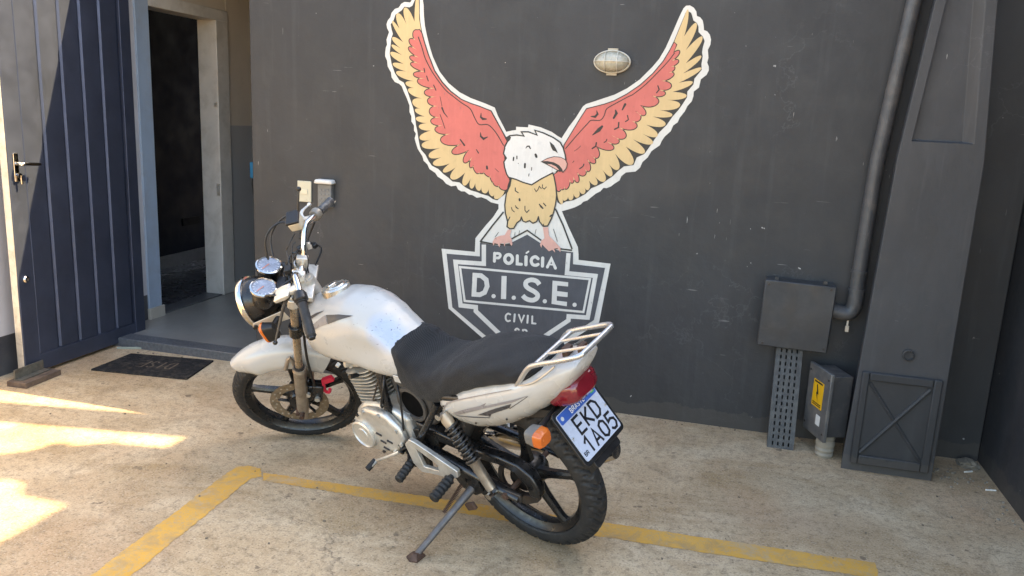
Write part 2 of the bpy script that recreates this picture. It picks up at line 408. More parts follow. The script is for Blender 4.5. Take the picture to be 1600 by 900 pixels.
# painted bay lines
def strip(poly, z=.0016):
    bm = NB(); P = []
    n = len(poly)
    for i in range(n):
        a, b = Vector(poly[i]), Vector(poly[(i + 1) % n]); k = max(1, int((b - a).length / .014))
        nr = Vector((-(b - a).y, (b - a).x)).normalized()
        for j in range(k):
            P.append(a.lerp(b, j / k) + nr * random.uniform(-.0035, .0035) + nr * .002 * math.sin(j * .31) * math.sin(j * .113 + i))
    bm.faces.new([bm.verts.new((p.x, p.y, z)) for p in P]); return bm
def gp(x, y): p = on_plane(x, y, 2, 0); return (p.x, p.y)
o = finish("bay_line", strip([gp(392, 748), gp(409, 745), gp(407, 733), gp(388, 728), gp(370, 730), gp(357, 738), gp(133, 906), (-1.86, 1.2), (-1.76, 1.2), gp(203, 902), gp(340, 790)]), M_LINE, smooth=False); o['kind'] = 'structure'
o = finish("bay_line", strip([gp(411, 739), gp(945, 817), gp(1368, 880), gp(1372, 905), gp(945, 840), gp(700, 799), gp(411, 751)]), M_LINE, smooth=False); o['kind'] = 'structure'

# mural wall with roof slab
bm = NB(); span(bm, (-2.605, YW, -.1), (1.312, YW + .17, 2.72))
o = finish("mural_wall", bm, M_WALL, smooth=False, bevel=.006)
tag(o, "charcoal painted rendered wall carrying the eagle mural", "wall")
# neighbouring tall wall on the right
bm = NB(); span(bm, (1.315, 1.5, -.1), (1.55, 9.0, 2.9))
o = finish("side_wall", bm, M_SIDE, smooth=False, bevel=.006)
tag(o, "dark boundary wall at right angles to the mural wall, past the column", "wall")
XB, HB = 2.5, (2.5 + 2.3) / .658      # unseen block added to cast the shade over the yard
bm = NB(); span(bm, (XB, 2.3, -.1), (XB + 6, 13.0, HB))
o = finish("shade_block", bm, mk("pale_render", (.42, .40, .37), .8, 0, .1, 1), smooth=False); tag(o, "tall pale unseen block added behind the boundary wall to shade the yard", "shade block")
# unseen boards added high up, they throw the bands of shade beside the gate
def shade_caster(lit, name, lab):
    """horizontal boards at the roof edge whose shadow on the ground is the given quad"""
    bm = NB(); t = (HB - .02) / SUN.z
    top = [Vector((x, y, 0)) + SUN * t for x, y in lit]
    a = [bm.verts.new(p) for p in top]; b = [bm.verts.new(p - Vector((0, 0, .02))) for p in top]; n = len(a)
    bm.faces.new(a); bm.faces.new(b[::-1])
    for i in range(n): bm.faces.new((a[i], b[i], b[(i + 1) % n], a[(i + 1) % n]))
    o = finish(name, bm, M_BLACK, smooth=False); tag(o, lab, "shade_board")
shade_caster([(-2.2, 2.99), (-2.2, 3.25), (-2.683, 3.148), (-3.41, 3.019), (-4.2, 2.88), (-4.2, 2.63), (-3.187, 2.812), (-2.332, 2.955)], "shade_board", "long narrow unseen board added to cast a band of shade beside the gate")
shade_caster([(-2.2, 2.85), (-2.572, 2.800), (-2.70, 2.70), (-2.72, 2.735), (-2.79, 2.70), (-2.80, 2.63), (-2.90, 2.53), (-3.4, 2.2), (-3.2, 1.95), (-2.80, 2.27), (-2.689, 2.348), (-2.60, 2.36), (-2.52, 2.27), (-2.30, 2.262), (-2.2, 2.2)], "shade_board", "bent unseen board added to cast a second band of shade beside the gate")

# door wall on the left (a run of wall with the open doorway), porch floor and porch roof
XD = -3.726
M_DWALL = mat_two_tone("porch_wall_paint", (.58, .50, .41), (.33, .33, .335), 1.36)
M_LWALL = mat_two_tone("yard_wall_paint", (.55, .53, .54), (.035, .037, .045), .22)
M_TRIM = mk("white_door_trim", (.55, .52, .48), .5, 0, .08, 6, dirt=(.30, .26, .21), dirt_amt=.45)
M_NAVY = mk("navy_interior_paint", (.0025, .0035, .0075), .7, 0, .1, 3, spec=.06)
dw = empty("door_wall", (XD, 4.6, 0)); tag(dw, "pale porch wall with a grey lower half and an open doorway", "wall")
def dwp(name, mat, *sp, bevel=.004):
    bm = NB()
    for a, b in sp: span(bm, [a[0] - XD, a[1] - 4.6, a[2]], [b[0] - XD, b[1] - 4.6, b[2]])
    return finish(name, bm, mat, dw, smooth=False, bevel=bevel)
dwp("wall_panel", M_DWALL, ((XD - .15, 5.49, 0), (XD, 7.2, 2.7)), bevel=0)
dwp("lintel", M_DWALL, ((XD - .15, 4.50, 2.20), (XD - .002, 5.49, 2.7)), bevel=0)
dwp("wall_panel", M_LWALL, ((XD - .15, 1.5, 0), (XD - .003, 4.50, 2.7)), bevel=0)
dwp("door_post", mk("bluish_white_post", (.31, .385, .48), .5, 0, .06, 5, dirt=(.3, .28, .26), dirt_amt=.35), ((XD - .15, 4.50, .10), (XD + .012, 4.625, 2.70)))
dwp("door_jamb", M_TRIM, ((XD - .15, 5.345, .05), (XD + .012, 5.49, 2.12)))
dwp("door_head", M_TRIM, ((XD - .15, 4.626, 2.12), (XD + .012, 5.49, 2.199)))
dwp("skirting", mk("beige_skirting_tile", (.42, .38, .32), .4, 0, .1, 6), ((XD, 4.49, .03), (XD + .025, 4.64, .125)), ((XD + .001, 5.492, .05), (XD + .012, 7.0, .13)))
dwp("hinge", M_ALU, ((XD - .02, 5.335, .83), (XD + .004, 5.344, .92)), ((XD - .02, 5.335, 1.50), (XD + .004, 5.344, 1.53)), bevel=0)
# room behind the doorway
rm = empty("dark_room", (-4.3, 5, 0)); tag(rm, "unlit navy room seen through the open doorway", "room")
def rmp(name, mat, *sp):
    bm = NB()
    for a, b in sp: span(bm, [a[0] + 4.3, a[1] - 5, a[2]], [b[0] + 4.3, b[1] - 5, b[2]])
    return finish(name, bm, mat, rm, smooth=False)
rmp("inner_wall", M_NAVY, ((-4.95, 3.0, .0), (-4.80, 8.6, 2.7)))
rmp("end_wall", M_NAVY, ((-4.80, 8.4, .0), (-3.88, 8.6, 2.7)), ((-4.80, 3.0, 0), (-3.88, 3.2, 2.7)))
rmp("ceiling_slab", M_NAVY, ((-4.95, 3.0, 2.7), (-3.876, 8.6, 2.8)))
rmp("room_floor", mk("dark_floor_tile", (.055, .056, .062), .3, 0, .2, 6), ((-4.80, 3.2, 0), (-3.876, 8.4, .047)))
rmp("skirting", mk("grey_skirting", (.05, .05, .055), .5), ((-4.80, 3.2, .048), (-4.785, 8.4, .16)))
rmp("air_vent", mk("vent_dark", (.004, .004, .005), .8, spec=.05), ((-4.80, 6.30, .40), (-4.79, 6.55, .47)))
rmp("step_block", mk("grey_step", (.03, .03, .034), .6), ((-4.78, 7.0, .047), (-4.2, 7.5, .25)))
# porch
bm = NB(); span(bm, (XD, YW + .10, -.05), (-2.6, 7.2, .049)); o = finish("porch_floor", bm, M_TILE, smooth=False); o['kind'] = 'structure'
M_STONE = mk("grey_slate_step", (.085, .088, .094), .4, 0, .25, 60, dirt=(.2, .17, .14), dirt_amt=.3)
bm = NB(); span(bm, (XD + .03, YW - .02, -.05), (-2.607, YW + .099, .055)); o = finish("porch_step", bm, M_STONE, smooth=False, bevel=.006); o['kind'] = 'structure'
bm = NB(); span(bm, (XD - .14, 4.63, .0), (XD - .004, 5.34, .057)); o = finish("door_threshold", bm, M_STONE, smooth=False, bevel=.004); o['kind'] = 'structure'
bm = NB(); rf_ = [(XD - .002, 7.2), (1.312, 7.2), (1.312, YW + .172), (-2.607, YW + .172), (-2.607, YW), (XD - .002, YW)]
loft(bm, [[Vector((x, y, 2.6)) for x, y in rf_], [Vector((x, y, 2.72)) for x, y in rf_]]); o = finish("porch_roof", bm, mk("roof_soffit", (.20, .18, .16), .8), smooth=False)
tag(o, "flat roof slab over the porch behind the mural wall", "roof")
bm = NB(); span(bm, (XD - .15, 7.202, -.05), (1.312, 7.35, 2.72)); o = finish("back_wall", bm, M_DWALL, smooth=False); tag(o, "pale wall closing the far end of the porch passage", "wall")

# ================================================================== MURAL
LAYER = [0]
mur = empty("wall_mural", (-.95, YW, 1.0)); tag(mur, "painted eagle with red and yellow wings perched on a lettered police badge", "mural")
def wpt(x, y, k):
    p = on_plane(x, y, 1, YW); return Vector((p.x + .95, -.0008 - .0006 * k, p.z - 1.0))
def ngons(polys, name, mat, k, parent=None):
    bm = NB(); pts, faces = [], []
    for P in polys:
        q = [Vector((p[0], p[1])) for p in P]; q = [p for i, p in enumerate(q) if (p - q[i - 1]).length > 1e-4]
        faces.append(list(range(len(pts), len(pts) + len(q)))); pts += q
    V, _, F, _, _, _ = delaunay_2d_cdt(pts, [], faces, 1, 1e-5)
    vv = [bm.verts.new(wpt(v.x, v.y, k)) for v in V]
    loops = [[pts[i] for i in f] for f in faces]
    def inside(c, L):
        r_ = False
        for i in range(len(L)):
            a, b = L[i - 1], L[i]
            if (a.y > c.y) != (b.y > c.y) and c.x < (b.x - a.x) * (c.y - a.y) / (b.y - a.y) + a.x: r_ = not r_
        return r_
    for f in F:
        c = sum((V[i] for i in f), Vector((0, 0))) / len(f)
        if len(loops) == 1 or any(inside(c, L) for L in loops): bm.faces.new([vv[i] for i in f])
    o = finish(name, bm, mat, parent or mur, smooth=False)
    if name.endswith('strokes'): o['kind'] = 'stuff'
    return o
def ribbon(P, wd, closed=False, cap=True):
    """2D stroke -> list of polygons without overlaps"""
    P = [Vector(p) for p in P]; N = len(P); Lf, Rt = [], []
    for i, p in enumerate(P):
        a = P[i - 1] if (i > 0 or closed) else None; b = P[(i + 1) % N] if (i < N - 1 or closed) else None
        d1 = (p - a).normalized() if a is not None else None; d2 = (b - p).normalized() if b is not None else None
        if d1 is None: d1 = d2
        if d2 is None: d2 = d1
        n1 = Vector((-d1.y, d1.x)); n2 = Vector((-d2.y, d2.x)); nn = (n1 + n2)
        nn = nn.normalized() if nn.length > .2 else n1
        s = min(1.9, 1 / max(.35, nn.dot(n1)))
        hw = (wd[i] if isinstance(wd, (list, tuple)) else wd) / 2
        Lf.append(p + nn * hw * s); Rt.append(p - nn * hw * s)
    out = []
    for i in range(N if closed else N - 1):
        j = (i + 1) % N; out.append([Lf[i], Lf[j], Rt[j], Rt[i]])
    if cap and not closed:
        for i, s in ((0, -1), (N - 1, 1)):
            d = (P[1] - P[0]).normalized() if i == 0 else (P[-1] - P[-2]).normalized()
            hw = (wd[i] if isinstance(wd, (list, tuple)) else wd) / 2; n = Vector((-d.y, d.x))
            out.append([P[i] + n * hw * math.cos(a) * 1 + d * s * hw * math.sin(a) for a in [math.pi * k / 6 for k in range(7)]])
    return out
def disc(c, rx, ry=None, n=18): return [(c[0] + rx * math.cos(2 * math.pi * k / n), c[1] + (ry or rx) * math.sin(2 * math.pi * k / n)) for k in range(n)]
def bez(p0, p1, p2, p3, n=7): return [((1 - t) ** 3) * p0 + 3 * t * (1 - t) ** 2 * p1 + 3 * t * t * (1 - t) * p2 + t ** 3 * p3 for t in [k / n for k in range(n)]]
def lobe_path(start, TN, grow=0.):
    """feathered outline: start notch, then (tip, notch) pairs"""
    path = []; a = Vector(start)
    for tip, nt_ in TN:
        t_ = Vector(tip); b = Vector(nt_); mm = (a + b) / 2; d = t_ - mm
        if grow: t_ = t_ + d.normalized() * grow
        path += bez(a, a + d * .62, t_ + (a - mm) * .62, t_) + bez(t_, t_ + (b - mm) * .62, b + d * .62, b)
        a = b
    path.append(a); return path
def cat(P, n=4): return [p.to_2d() for p in smooth_path([(x, y, 0) for x, y in P], n)]
def grow_poly(P, g):
    P = [Vector(p) for p in P]; A = sum(P[i].x * P[(i + 1) % len(P)].y - P[(i + 1) % len(P)].x * P[i].y for i in range(len(P)))
    s = 1 if A > 0 else -1; out = []
    for i, p in enumerate(P):
        d1 = p - P[i - 1]; d2 = P[(i + 1) % len(P)] - p
        if d1.length < 1e-6: d1 = d2
        if d2.length < 1e-6: d2 = d1
        n = (Vector((d1.y, -d1.x)).normalized() + Vector((d2.y, -d2.x)).normalized())
        out.append(p + s * g * (n.normalized() if n.length > .3 else Vector((0, 0))))
    return out

# --- cream silhouette
L_OUT = [(791, 206), (786, 196), (778, 181), (773, 168), (759, 162), (735, 153), (718, 144), (701, 130), (687, 112), (676.5, 89), (671, 71), (667, 55), (664, 40), (662.5, 25), (662, 8), (660, -6), (655, -10), (648, -8), (644, -1), (641, 4), (632, 3), (627, 6), (623, 12), (617, 14), (612, 20), (610, 27), (606, 32), (604, 38), (605, 44), (608, 50), (604, 62), (605, 70), (603, 74), (602, 82), (602, 88), (605, 95), (606, 104), (611, 113), (612, 121), (617, 128), (624, 131), (628, 135), (631, 143), (636, 154), (640, 165), (640, 175), (643, 182), (643, 190), (647, 196), (647, 204), (650, 209), (648, 216), (650, 224), (653, 233), (660, 244), (662, 251), (668, 257), (671, 264), (680, 270), (684, 276), (692, 281), (697, 287), (705, 291), (713, 290), (716, 296), (721, 299), (726, 299), (733, 304), (738, 304.5), (745, 309), (752, 308), (760, 311), (767, 316), (775, 318), (779, 319), (779, 326), (770, 340), (760, 351), (743, 372), (742, 393.5)]
R_OUT = [(904, 406), (904, 398), (903, 386), (888, 354), (878, 330), (892, 326), (898, 324), (908, 319), (911, 315.5), (918, 313), (924, 308), (931, 302.5), (938, 299), (943, 293.5), (948, 294), (955, 291), (960, 287), (968, 282), (971, 275), (978, 269.5), (993, 268), (1000, 262), (1004, 253), (1012, 246), (1018, 236), (1031, 227), (1034, 220), (1039, 213), (1048, 205), (1052, 196), (1059, 191), (1062, 184), (1070, 174), (1074, 166), (1081, 158), (1083.5, 150), (1084, 143), (1092, 137), (1093.5, 131), (1095, 124), (1104, 117), (1107.5, 110), (1107.5, 104), (1105, 98), (1107, 90), (1106, 78), (1110, 70), (1111, 62), (1109, 54), (1105, 49), (1100, 47), (1099.5, 40), (1098, 32), (1094, 27), (1089, 25), (1088, 18), (1084, 12), (1078, 8.5), (1072, 9), (1068, 13), (1062, 25), (1053, 46), (1040, 75), (1030, 92), (1020, 104), (1000, 124), (980, 138), (960, 148), (945, 153), (930, 158), (916, 162.5), (911, 166), (899, 185), (889, 198), (880, 212), (877.5, 216)]
HEADTOP = [(872, 213), (862, 206), (845, 199), (826, 194.5), (825, 199), (806.5, 198), (806.5, 203), (800, 204)]
BADGE_R = [(954, 412), (936, 504), (816, 580), (748, 523), (701, 482), (690, 388.5)]
cream = L_OUT + BADGE_R[::-1] + R_OUT + HEADTOP
ngons([cream], "outline_band", M_CREAM, 0)
# --- dark wing grounds
L_IN = [(656, -6), (656, 20), (657, 35), (660, 52), (664, 65), (670, 84), (680, 110), (692, 128), (705, 142), (722, 155), (735, 160.5), (750, 166), (768, 172.5), (775, 185), (783, 200), (791, 214), (796, 230), (800, 270), (797, 290), (789.5, 303), (777, 313), (770, 311), (763, 306), (752, 303), (745, 300), (736, 297.5), (727, 292.5), (718, 285), (707, 283.5), (700, 277), (693, 272), (685, 264), (675, 259), (670, 252), (665, 242), (658, 234), (656, 228), (654, 217.5), (652, 204), (650, 195), (648.6, 182.6), (646, 170), (642, 158), (636, 140), (631, 129), (624, 125), (617, 114), (612, 100), (610, 89), (609, 83), (610.5, 70), (611.5, 60), (614, 53), (612, 46), (610.5, 38), (615, 32), (618, 23), (623, 19.5), (628, 16), (632, 10.5), (640, 11.5), (644.5, 9), (648, 1), (650, -6)]
R_IN = [(1071, 20), (1076, 18), (1080, 20), (1082, 26), (1083.5, 32), (1089, 36), (1091.5, 42), (1091.5, 50), (1098, 57), (1101, 64), (1098, 75), (1097, 82), (1098, 88), (1096, 100), (1096.5, 109), (1085, 123), (1083.5, 132), (1074, 143), (1073.5, 152), (1065, 165), (1060, 172), (1051, 182), (1042, 195), (1030, 207), (1020, 222), (1009, 238), (1006, 241), (995, 246), (990, 258), (975, 260), (966, 267), (958, 275), (949, 281), (942, 286), (932, 291), (924, 294), (915, 303), (906, 308), (896, 313), (884, 315), (876, 319.5), (871, 316), (868, 300), (866, 275), (880, 240), (881, 226), (907.5, 182.5), (916, 169), (945, 162), (960, 156.5), (980, 146), (1000, 132), (1020, 114), (1036, 95), (1045, 80), (1053, 64), (1060, 47), (1070, 23)]
ngons([L_IN, R_IN], "wing_ground", M_INK, 1)
# --- yellow feathers
LY = [((651, -6), (648, 34)), ((633, 12), (635.5, 38.5)), ((621, 21), (624.5, 45)), ((613, 35.5), (630, 66)), ((613, 59), (626, 75.5)), ((612, 71.5), (629, 86.5)), ((610, 83.5), (631, 100)), ((614, 101), (636, 112)), ((620, 115.5), (647, 127)), ((634, 131), (651, 138)), ((638.5, 143), (660, 154)), ((644.5, 160), (662, 171)), ((648.5, 172.5), (664, 182)), ((650, 186), (667, 192.5)), ((655, 199), (673, 204)), ((655.8, 216), (677, 217.5)), ((660, 229), (688.5, 231)), ((670, 243.5), (690, 245.6)), ((678, 257.6), (703, 255.4)), ((693, 269), (712, 261.6)), ((706, 280), (727, 269.4)), ((724, 289), (735.6, 279)), ((735.6, 294), (743, 286)), ((747, 297.6), (752.5, 291.4)), ((757, 302), (764, 293.6)), ((767, 305.5), (773, 301.5)), ((777, 311), (788.5, 299))]
RY = [((1076, 20), (1069, 57)), ((1089, 38), (1071.5, 78.5)), ((1098, 59), (1071.5, 99)), ((1096, 89), (1067, 115)), ((1096, 107.5), (1060.5, 129.5)), ((1082, 130), (1051, 143.5)), ((1072.5, 151), (1042.5, 156)), ((1062, 166), (1031, 172)), ((1050, 181), (1020, 182)), ((1039.5, 195.5), (1010, 195)), ((1027.5, 212), (1004, 209)), ((1019, 225), (989, 217.5)), ((1007, 239), (978, 229)), ((988, 257), (961, 240)), ((966, 265), (947, 249.5)), ((956.5, 274), (940, 263.5)), ((945, 283), (928.5, 274)), ((932.5, 288.5), (920, 282)), ((920.5, 295.5), (913, 292)), ((913, 302.5), (905, 298)), ((903, 308.5), (896, 302.5)), ((893, 312.5), (887.5, 307)), ((884, 313), (879.5, 311)), ((876, 318), (870.5, 300))]
def feathers(start, TN, inner):
    polys = []; a = start
    for tip, b in TN:
        polys.append(lobe_path(a, [(tip, b)])); a = b
    polys.append([start] + [b for _, b in TN] + inner)
    return polys
ngons(feathers((655, 6), LY, [(792, 285), (770, 262), (735, 228), (700, 190), (690, 150), (672, 110), (664, 80), (659, 52), (655.3, 30)]) +
      feathers((1069, 27), RY, [(873, 285), (900, 262), (940, 225), (980, 190), (1020, 150), (1040, 110), (1050, 75), (1054.5, 63)]), "flight_feathers", M_YEL, 2)
# --- red coverts with dark contour
LR = [((646, 54), (653, 65)), ((640, 63.5), (652, 78)), ((639, 76), (654.5, 90)), ((641, 90), (656, 99.5)), ((643, 101.5), (664, 112)), ((647, 117), (669, 123)), ((654, 129), (681, 138)), ((664, 145), (683, 151)), ((669, 159), (688, 165.6)), ((671.6, 174), (688.5, 183.5)), ((674, 190), (692, 196)), ((682, 205), (705, 208.7)), ((691, 222), (721, 225)), ((708, 239.5), (733, 234)), ((725, 252.6), (738.4, 245)), ((734.5, 259), (740, 257.6)), ((744, 269), (748.6, 267)), ((752, 270.5), (756.4, 267.8)), ((762.6, 275), (766.6, 273.4)), ((768, 281), (771, 283.5)), ((775, 290), (779.5, 288)), ((787, 296.5), (793, 291))]
l_red = lobe_path((653, 47.5), LR) + [Vector(p) for p in [(796, 282), (794, 270), (789.5, 258), (788, 245), (788, 230), (792, 221), (783, 203), (774, 187), (767, 174), (750, 167), (735, 162), (721, 156), (704, 143.5), (690.5, 129), (679, 111.5), (669, 86), (663, 67), (659, 52), (655.5, 46.5)]]
RRd = [((1061.5, 82), (1049, 95.5)), ((1060, 96), (1047, 105)), ((1054, 107), (1045, 113.5)), ((1051, 119), (1033, 126.5)), ((1048.5, 135), (1029, 140.5)), ((1038, 148), (1018.5, 149.5)), ((1026, 163), (1000, 164)), ((1008, 179), (992, 173)), ((1000, 186.5), (983, 187)), ((993, 200), (967.5, 199)), ((976.5, 215), (955, 211)), ((966.5, 222.5), (947.5, 221)), ((956.5, 233.5), (931, 228)), ((935, 245), (922.5, 240)), ((930, 254), (917.5, 248.5)), ((921.5, 266), (911, 259.5)), ((914, 273), (901.5, 269)), ((903.5, 284), (895.5, 275.5)), ((894.5, 285.5), (889.5, 278)), ((887.5, 293), (881.5, 290)), ((880, 295.5), (876, 293)), ((872.5, 298.5), (869.5, 290))]
r_red = lobe_path((1052, 83), RRd) + [Vector(p) for p in [(866, 273), (875, 266), (885, 248), (882, 236), (882, 227), (908.5, 183.5), (917, 170.5), (945, 163.3), (960, 158), (980, 147.5), (1001, 133.3), (1021, 115), (1037, 96), (1046, 81), (1053.5, 66.5), (1057, 70)]]
ngons([grow_poly(l_red, 1.5), grow_poly(r_red, 1.5)], "covert_contour", M_INK, 3)
ngons([l_red, r_red], "wing_coverts", M_RED, 4)
# --- dark strokes on the wings
st = []
for P, wd in (([(654, 58), (659, 72), (664, 89), (670, 102), (678, 116), (695, 139), (709, 151), (722, 161), (735, 170), (742, 184), (749, 194.5), (763, 195), (775, 207), (787, 227)], 1.5), ([(884, 232), (901, 212), (917.5, 194), (924, 188), (937.5, 188), (944, 181), (947.5, 171), (956, 165), (982, 151), (990, 147), (1010, 131), (1030, 111), (1044, 96), (1054, 83)], 1.4)):
    st += ribbon(cat(P, 4), wd)
for P, wd in (([(752, 177), (751.5, 183), (755, 186), (760, 186)], [1.2, 2.6, 3.6, 2]), ([(751, 207), (751.5, 213), (756, 217), (762, 214)], [1, 2.8, 3.6, 1.4]), ([(691, 168.5), (694, 176), (699.5, 183)], [2.6, 1.8, 1]), ([(719.5, 218), (726, 227)], [1.8, 2.6]), ([(744.5, 233.5), (748, 239)], [1.2, 1.8]), ([(688, 179), (692, 190), (695.5, 200.5)], 1.1), ([(761, 260), (761.5, 263.5)], 3), ([(774, 263.5), (779.5, 268.5)], .8), ([(688, 151), (691, 166)], .8), ([(663, 107), (664, 113)], 1.6), ([(667, 119), (669.5, 126.5)], 1.6), ([(678, 133), (681.5, 141)], 1.6),
              ([(932.5, 173), (934, 178), (930, 182.5), (923.5, 182)], [1, 3.2, 3.6, 1.2]), ([(941, 197.5), (936, 203), (926, 211)], [3.4, 6, 1.2]), ([(962, 172.5), (963.5, 177), (959, 184.5)], [2.4, 4.2, 3]), ([(977, 163), (972.5, 171.5)], [3.8, 2]), ([(1028, 134), (1030, 140), (1026, 145)], 1.8), ([(980.5, 180.5), (982, 187), (977.5, 190)], 1.8), ([(967, 191.5), (966.5, 199), (960.5, 202)], 2.2), ([(948.5, 217.5), (947, 221), (944, 222.5)], 1.4), ([(932, 223), (931, 228.5), (925.5, 232)], 2.2), ([(897.5, 236), (903, 232.5), (907.5, 228)], .8), ([(912.5, 256.5), (911, 260), (906, 263.5)], 1.8), ([(895, 254), (897, 251.5)], 1)):
    st += ribbon(P, wd)
ngons(st, "wing_strokes", M_INK, 5)
# --- tail, body, head
ngons([[(867, 274), (866, 277), (868.5, 292), (869.5, 305), (868, 320), (865, 333), (862, 340), (857, 351), (853, 353.5), (848, 353), (843, 345.5), (841.5, 338), (838, 346), (833, 348.7), (827.5, 344.5), (822, 347), (816.5, 344), (815, 339), (813, 344.5), (808, 348), (803.5, 356), (797, 357), (792, 354.5), (793, 347), (797, 340), (793, 345), (789.5, 333), (788.5, 320), (791, 302), (796.5, 290), (798, 278), (808, 270), (850, 265)]], "breast", M_YEL, 5)
ngons(ribbon([(787, 331), (770, 352), (751, 377), (753, 379)], 2.4, cap=False) + ribbon([(868, 326), (880, 352), (894, 389)], 2.4, cap=False) +
      ribbon([(798, 374), (824, 359.8), (846, 375.5)], 2.3, cap=False) + ribbon([(752, 377.5), (770, 381), (800, 383)], 2.5, cap=False) + ribbon([(862, 387), (894, 391)], 2.5, cap=False) + ribbon([(805, 363), (804, 369)], .7) + ribbon([(812, 360), (811, 366)], .7) + ribbon([(838, 358), (836, 366)], .8) + ribbon([(865, 358), (871, 377)], .9) + ribbon([(779, 363), (774, 370)], .8), "tail_strokes", M_INK, 4)
st = []
for P, wd in (([(799, 279), (797, 290), (791.5, 302), (789, 320), (790, 333), (793.5, 346), (792.5, 354), (797, 357.3), (803, 356.6), (808, 348), (813.5, 344), (815, 339)], 2.1), ([(815, 339), (817, 345), (822, 347), (827.5, 344.5), (833, 348.7), (839, 346), (841.5, 338.5)], 1.9), ([(841.5, 338.5), (843, 346), (849, 353.3), (856, 353), (862, 341), (865.5, 331), (868.5, 318), (870, 305), (868.8, 291), (866, 276), (864, 270.5)], 2.1), ([(793.5, 346), (797, 339)], 1.6), ([(805.5, 293.5), (805.5, 298), (810, 301)], 1.6), ([(835.5, 295), (838, 299.3), (841, 296), (843, 291), (846, 294.5)], 1.3), ([(848, 288.5), (847.5, 293), (851, 295.3), (854, 292)], 1.3), ([(812, 311), (812.3, 313)], 3), ([(799.5, 324), (800.5, 328), (804, 331)], 1.3), ([(805.5, 321), (807, 324), (810, 326)], [1, 2, 1.4]), ([(820.5, 322), (820.5, 328.5), (823.5, 332), (827, 328)], 1.4), ([(843, 319), (846, 323), (848.5, 325.5)], [1.6, 3, 2]), ([(849.5, 317.5), (853, 321.5)], 1.7), ([(849.5, 350), (849.5, 353)], 1.3), ([(862, 336), (860, 338)], 2.5)):
    st += ribbon(P, wd)
ngons(st, "breast_strokes", M_INK, 6)
ngons([[(798, 213), (808, 212), (818.5, 212.8), (815, 206.5), (826, 206.7), (839, 211.3), (836.5, 204.5), (850, 208.8), (865, 215.6), (875, 223), (879.5, 231), (884, 249), (880, 262), (866, 268.5), (846, 279), (831, 288), (818, 284.5), (806, 279.5), (795, 276), (792.5, 272), (789.5, 262), (788, 253), (791.5, 247), (787.8, 240), (789.5, 231), (794, 222)]], "head", M_WHITE, 6)
st = []
for P, wd in (([(790.5, 216), (797, 212), (808, 211), (819, 212.6), (815, 206), (826, 206), (839.5, 211), (836, 203.5), (850, 208), (865, 215), (875.5, 222.3), (880.3, 231), (883.3, 242), (884.5, 250)], 2.2), ([(797, 214), (794, 219.5), (789, 228.5), (789, 232), (787, 240), (791.5, 247), (787.5, 253), (789, 262), (792, 272), (795, 277), (806, 280), (818, 285), (831, 288.7), (846, 279.3), (864, 270)], 2.1), ([(822, 231.5), (824, 228.6), (827, 228.4), (829, 232)], [1, 1.8, 2.2, 2]), ([(803, 246), (802.4, 250.5)], 2.2), ([(808, 244), (808, 248)], 1.8), ([(837.2, 241.5), (838.5, 245)], 3.6), ([(820.6, 256), (820.4, 261.5)], 3), ([(831.3, 261.5), (830.8, 266)], 1.2), ([(827, 271.5), (826.4, 275)], 1.3), ([(810, 255), (810.3, 255.6)], 1)):
    st += ribbon(P, wd)
st.append([(859, 221), (866, 227), (870, 234), (872, 239.5), (868, 236.5), (864, 235), (861, 229)]); st.append([(791.5, 216.5), (797, 213), (799, 214.5), (797.5, 218.5), (794, 222), (792, 221)])
ngons(st[:-2] + st[-1:], "head_strokes", M_INK, 7); ngons([st[-2]], "eye", M_INK, 8)
ngons([[(845, 252.6), (855, 247), (866, 244), (876, 245), (884, 248.7), (887.3, 255), (886.3, 262.5), (880, 270), (877.5, 268), (875, 268.5), (864, 262.5), (853, 256.5)]], "beak", M_INK, 8)
ngons([[(848, 251.8), (856, 248), (866, 245.2), (876, 246), (883.3, 249.7), (886, 255.5), (885, 262), (880, 268), (878.5, 263.5), (874, 258), (866, 253.7), (856, 251.6)], [(855, 256), (862, 256.8), (869, 260), (874, 265.5), (871, 265), (864, 261)]], "beak_fill", M_PINK, 9)
# --- badge
ngons([[(750, 379), (750, 400.5), (698, 396.3), (707, 480), (755, 521), (816, 571), (928, 500), (945.5, 418.5), (895.5, 412.6), (895.5, 394), (872, 391), (846, 380.5), (824, 366.5), (799, 379), (780, 384)]], "badge_field", M_SLATE, 3)
st = ribbon([(756.3, 382), (756.3, 412), (712, 409), (720, 477), (743.7, 479.7), (743.7, 486), (777, 518), (816, 553), (850, 526), (888.3, 500.5), (888.8, 494), (918.5, 496), (930.5, 431), (886, 426.7), (888.5, 395.5)], 6.8, cap=False)
ngons(st, "badge_border", M_CREAM, 4)
ngons(ribbon([(719, 417), (922, 436), (911.8, 487.3), (726.3, 470)], 3.4, closed=True), "name_box", M_CREAM, 4)
def letter(k, *polys): ngons([p for P in polys for p in P], "letter", M_CREAM, k)
letter(5, ribbon([(742.3, 429.8), (740.8, 459.6), (750, 460.3), (757.5, 456.8), (761.5, 447), (760, 437), (752, 430.5)], 7.3, closed=True))
letter(5, ribbon([(788, 431), (787, 467)], 8, cap=False))
letter(5, ribbon(cat([(843, 444.5), (838.5, 439), (830, 437), (822.5, 440.3), (822, 446.3), (827, 451), (835, 455.3), (840, 460), (839.5, 465), (834, 468.6), (827, 468.3), (821, 465.5), (817, 461.5)], 3), 7.2, cap=False))
letter(5, [[(863.7, 438.2), (888, 440.8), (887.8, 447.5), (871, 445.8), (870.6, 454.6), (887.3, 456.6), (887, 464), (870.3, 462.3), (870, 469.5), (886.2, 471.5), (885.8, 478.3), (862, 474.5)]])
for c in ((771.5, 462.5), (803, 465), (851.5, 470.5), (898, 476)): ngons([disc(c, 3.3)], "full_stop", M_CREAM, 5)
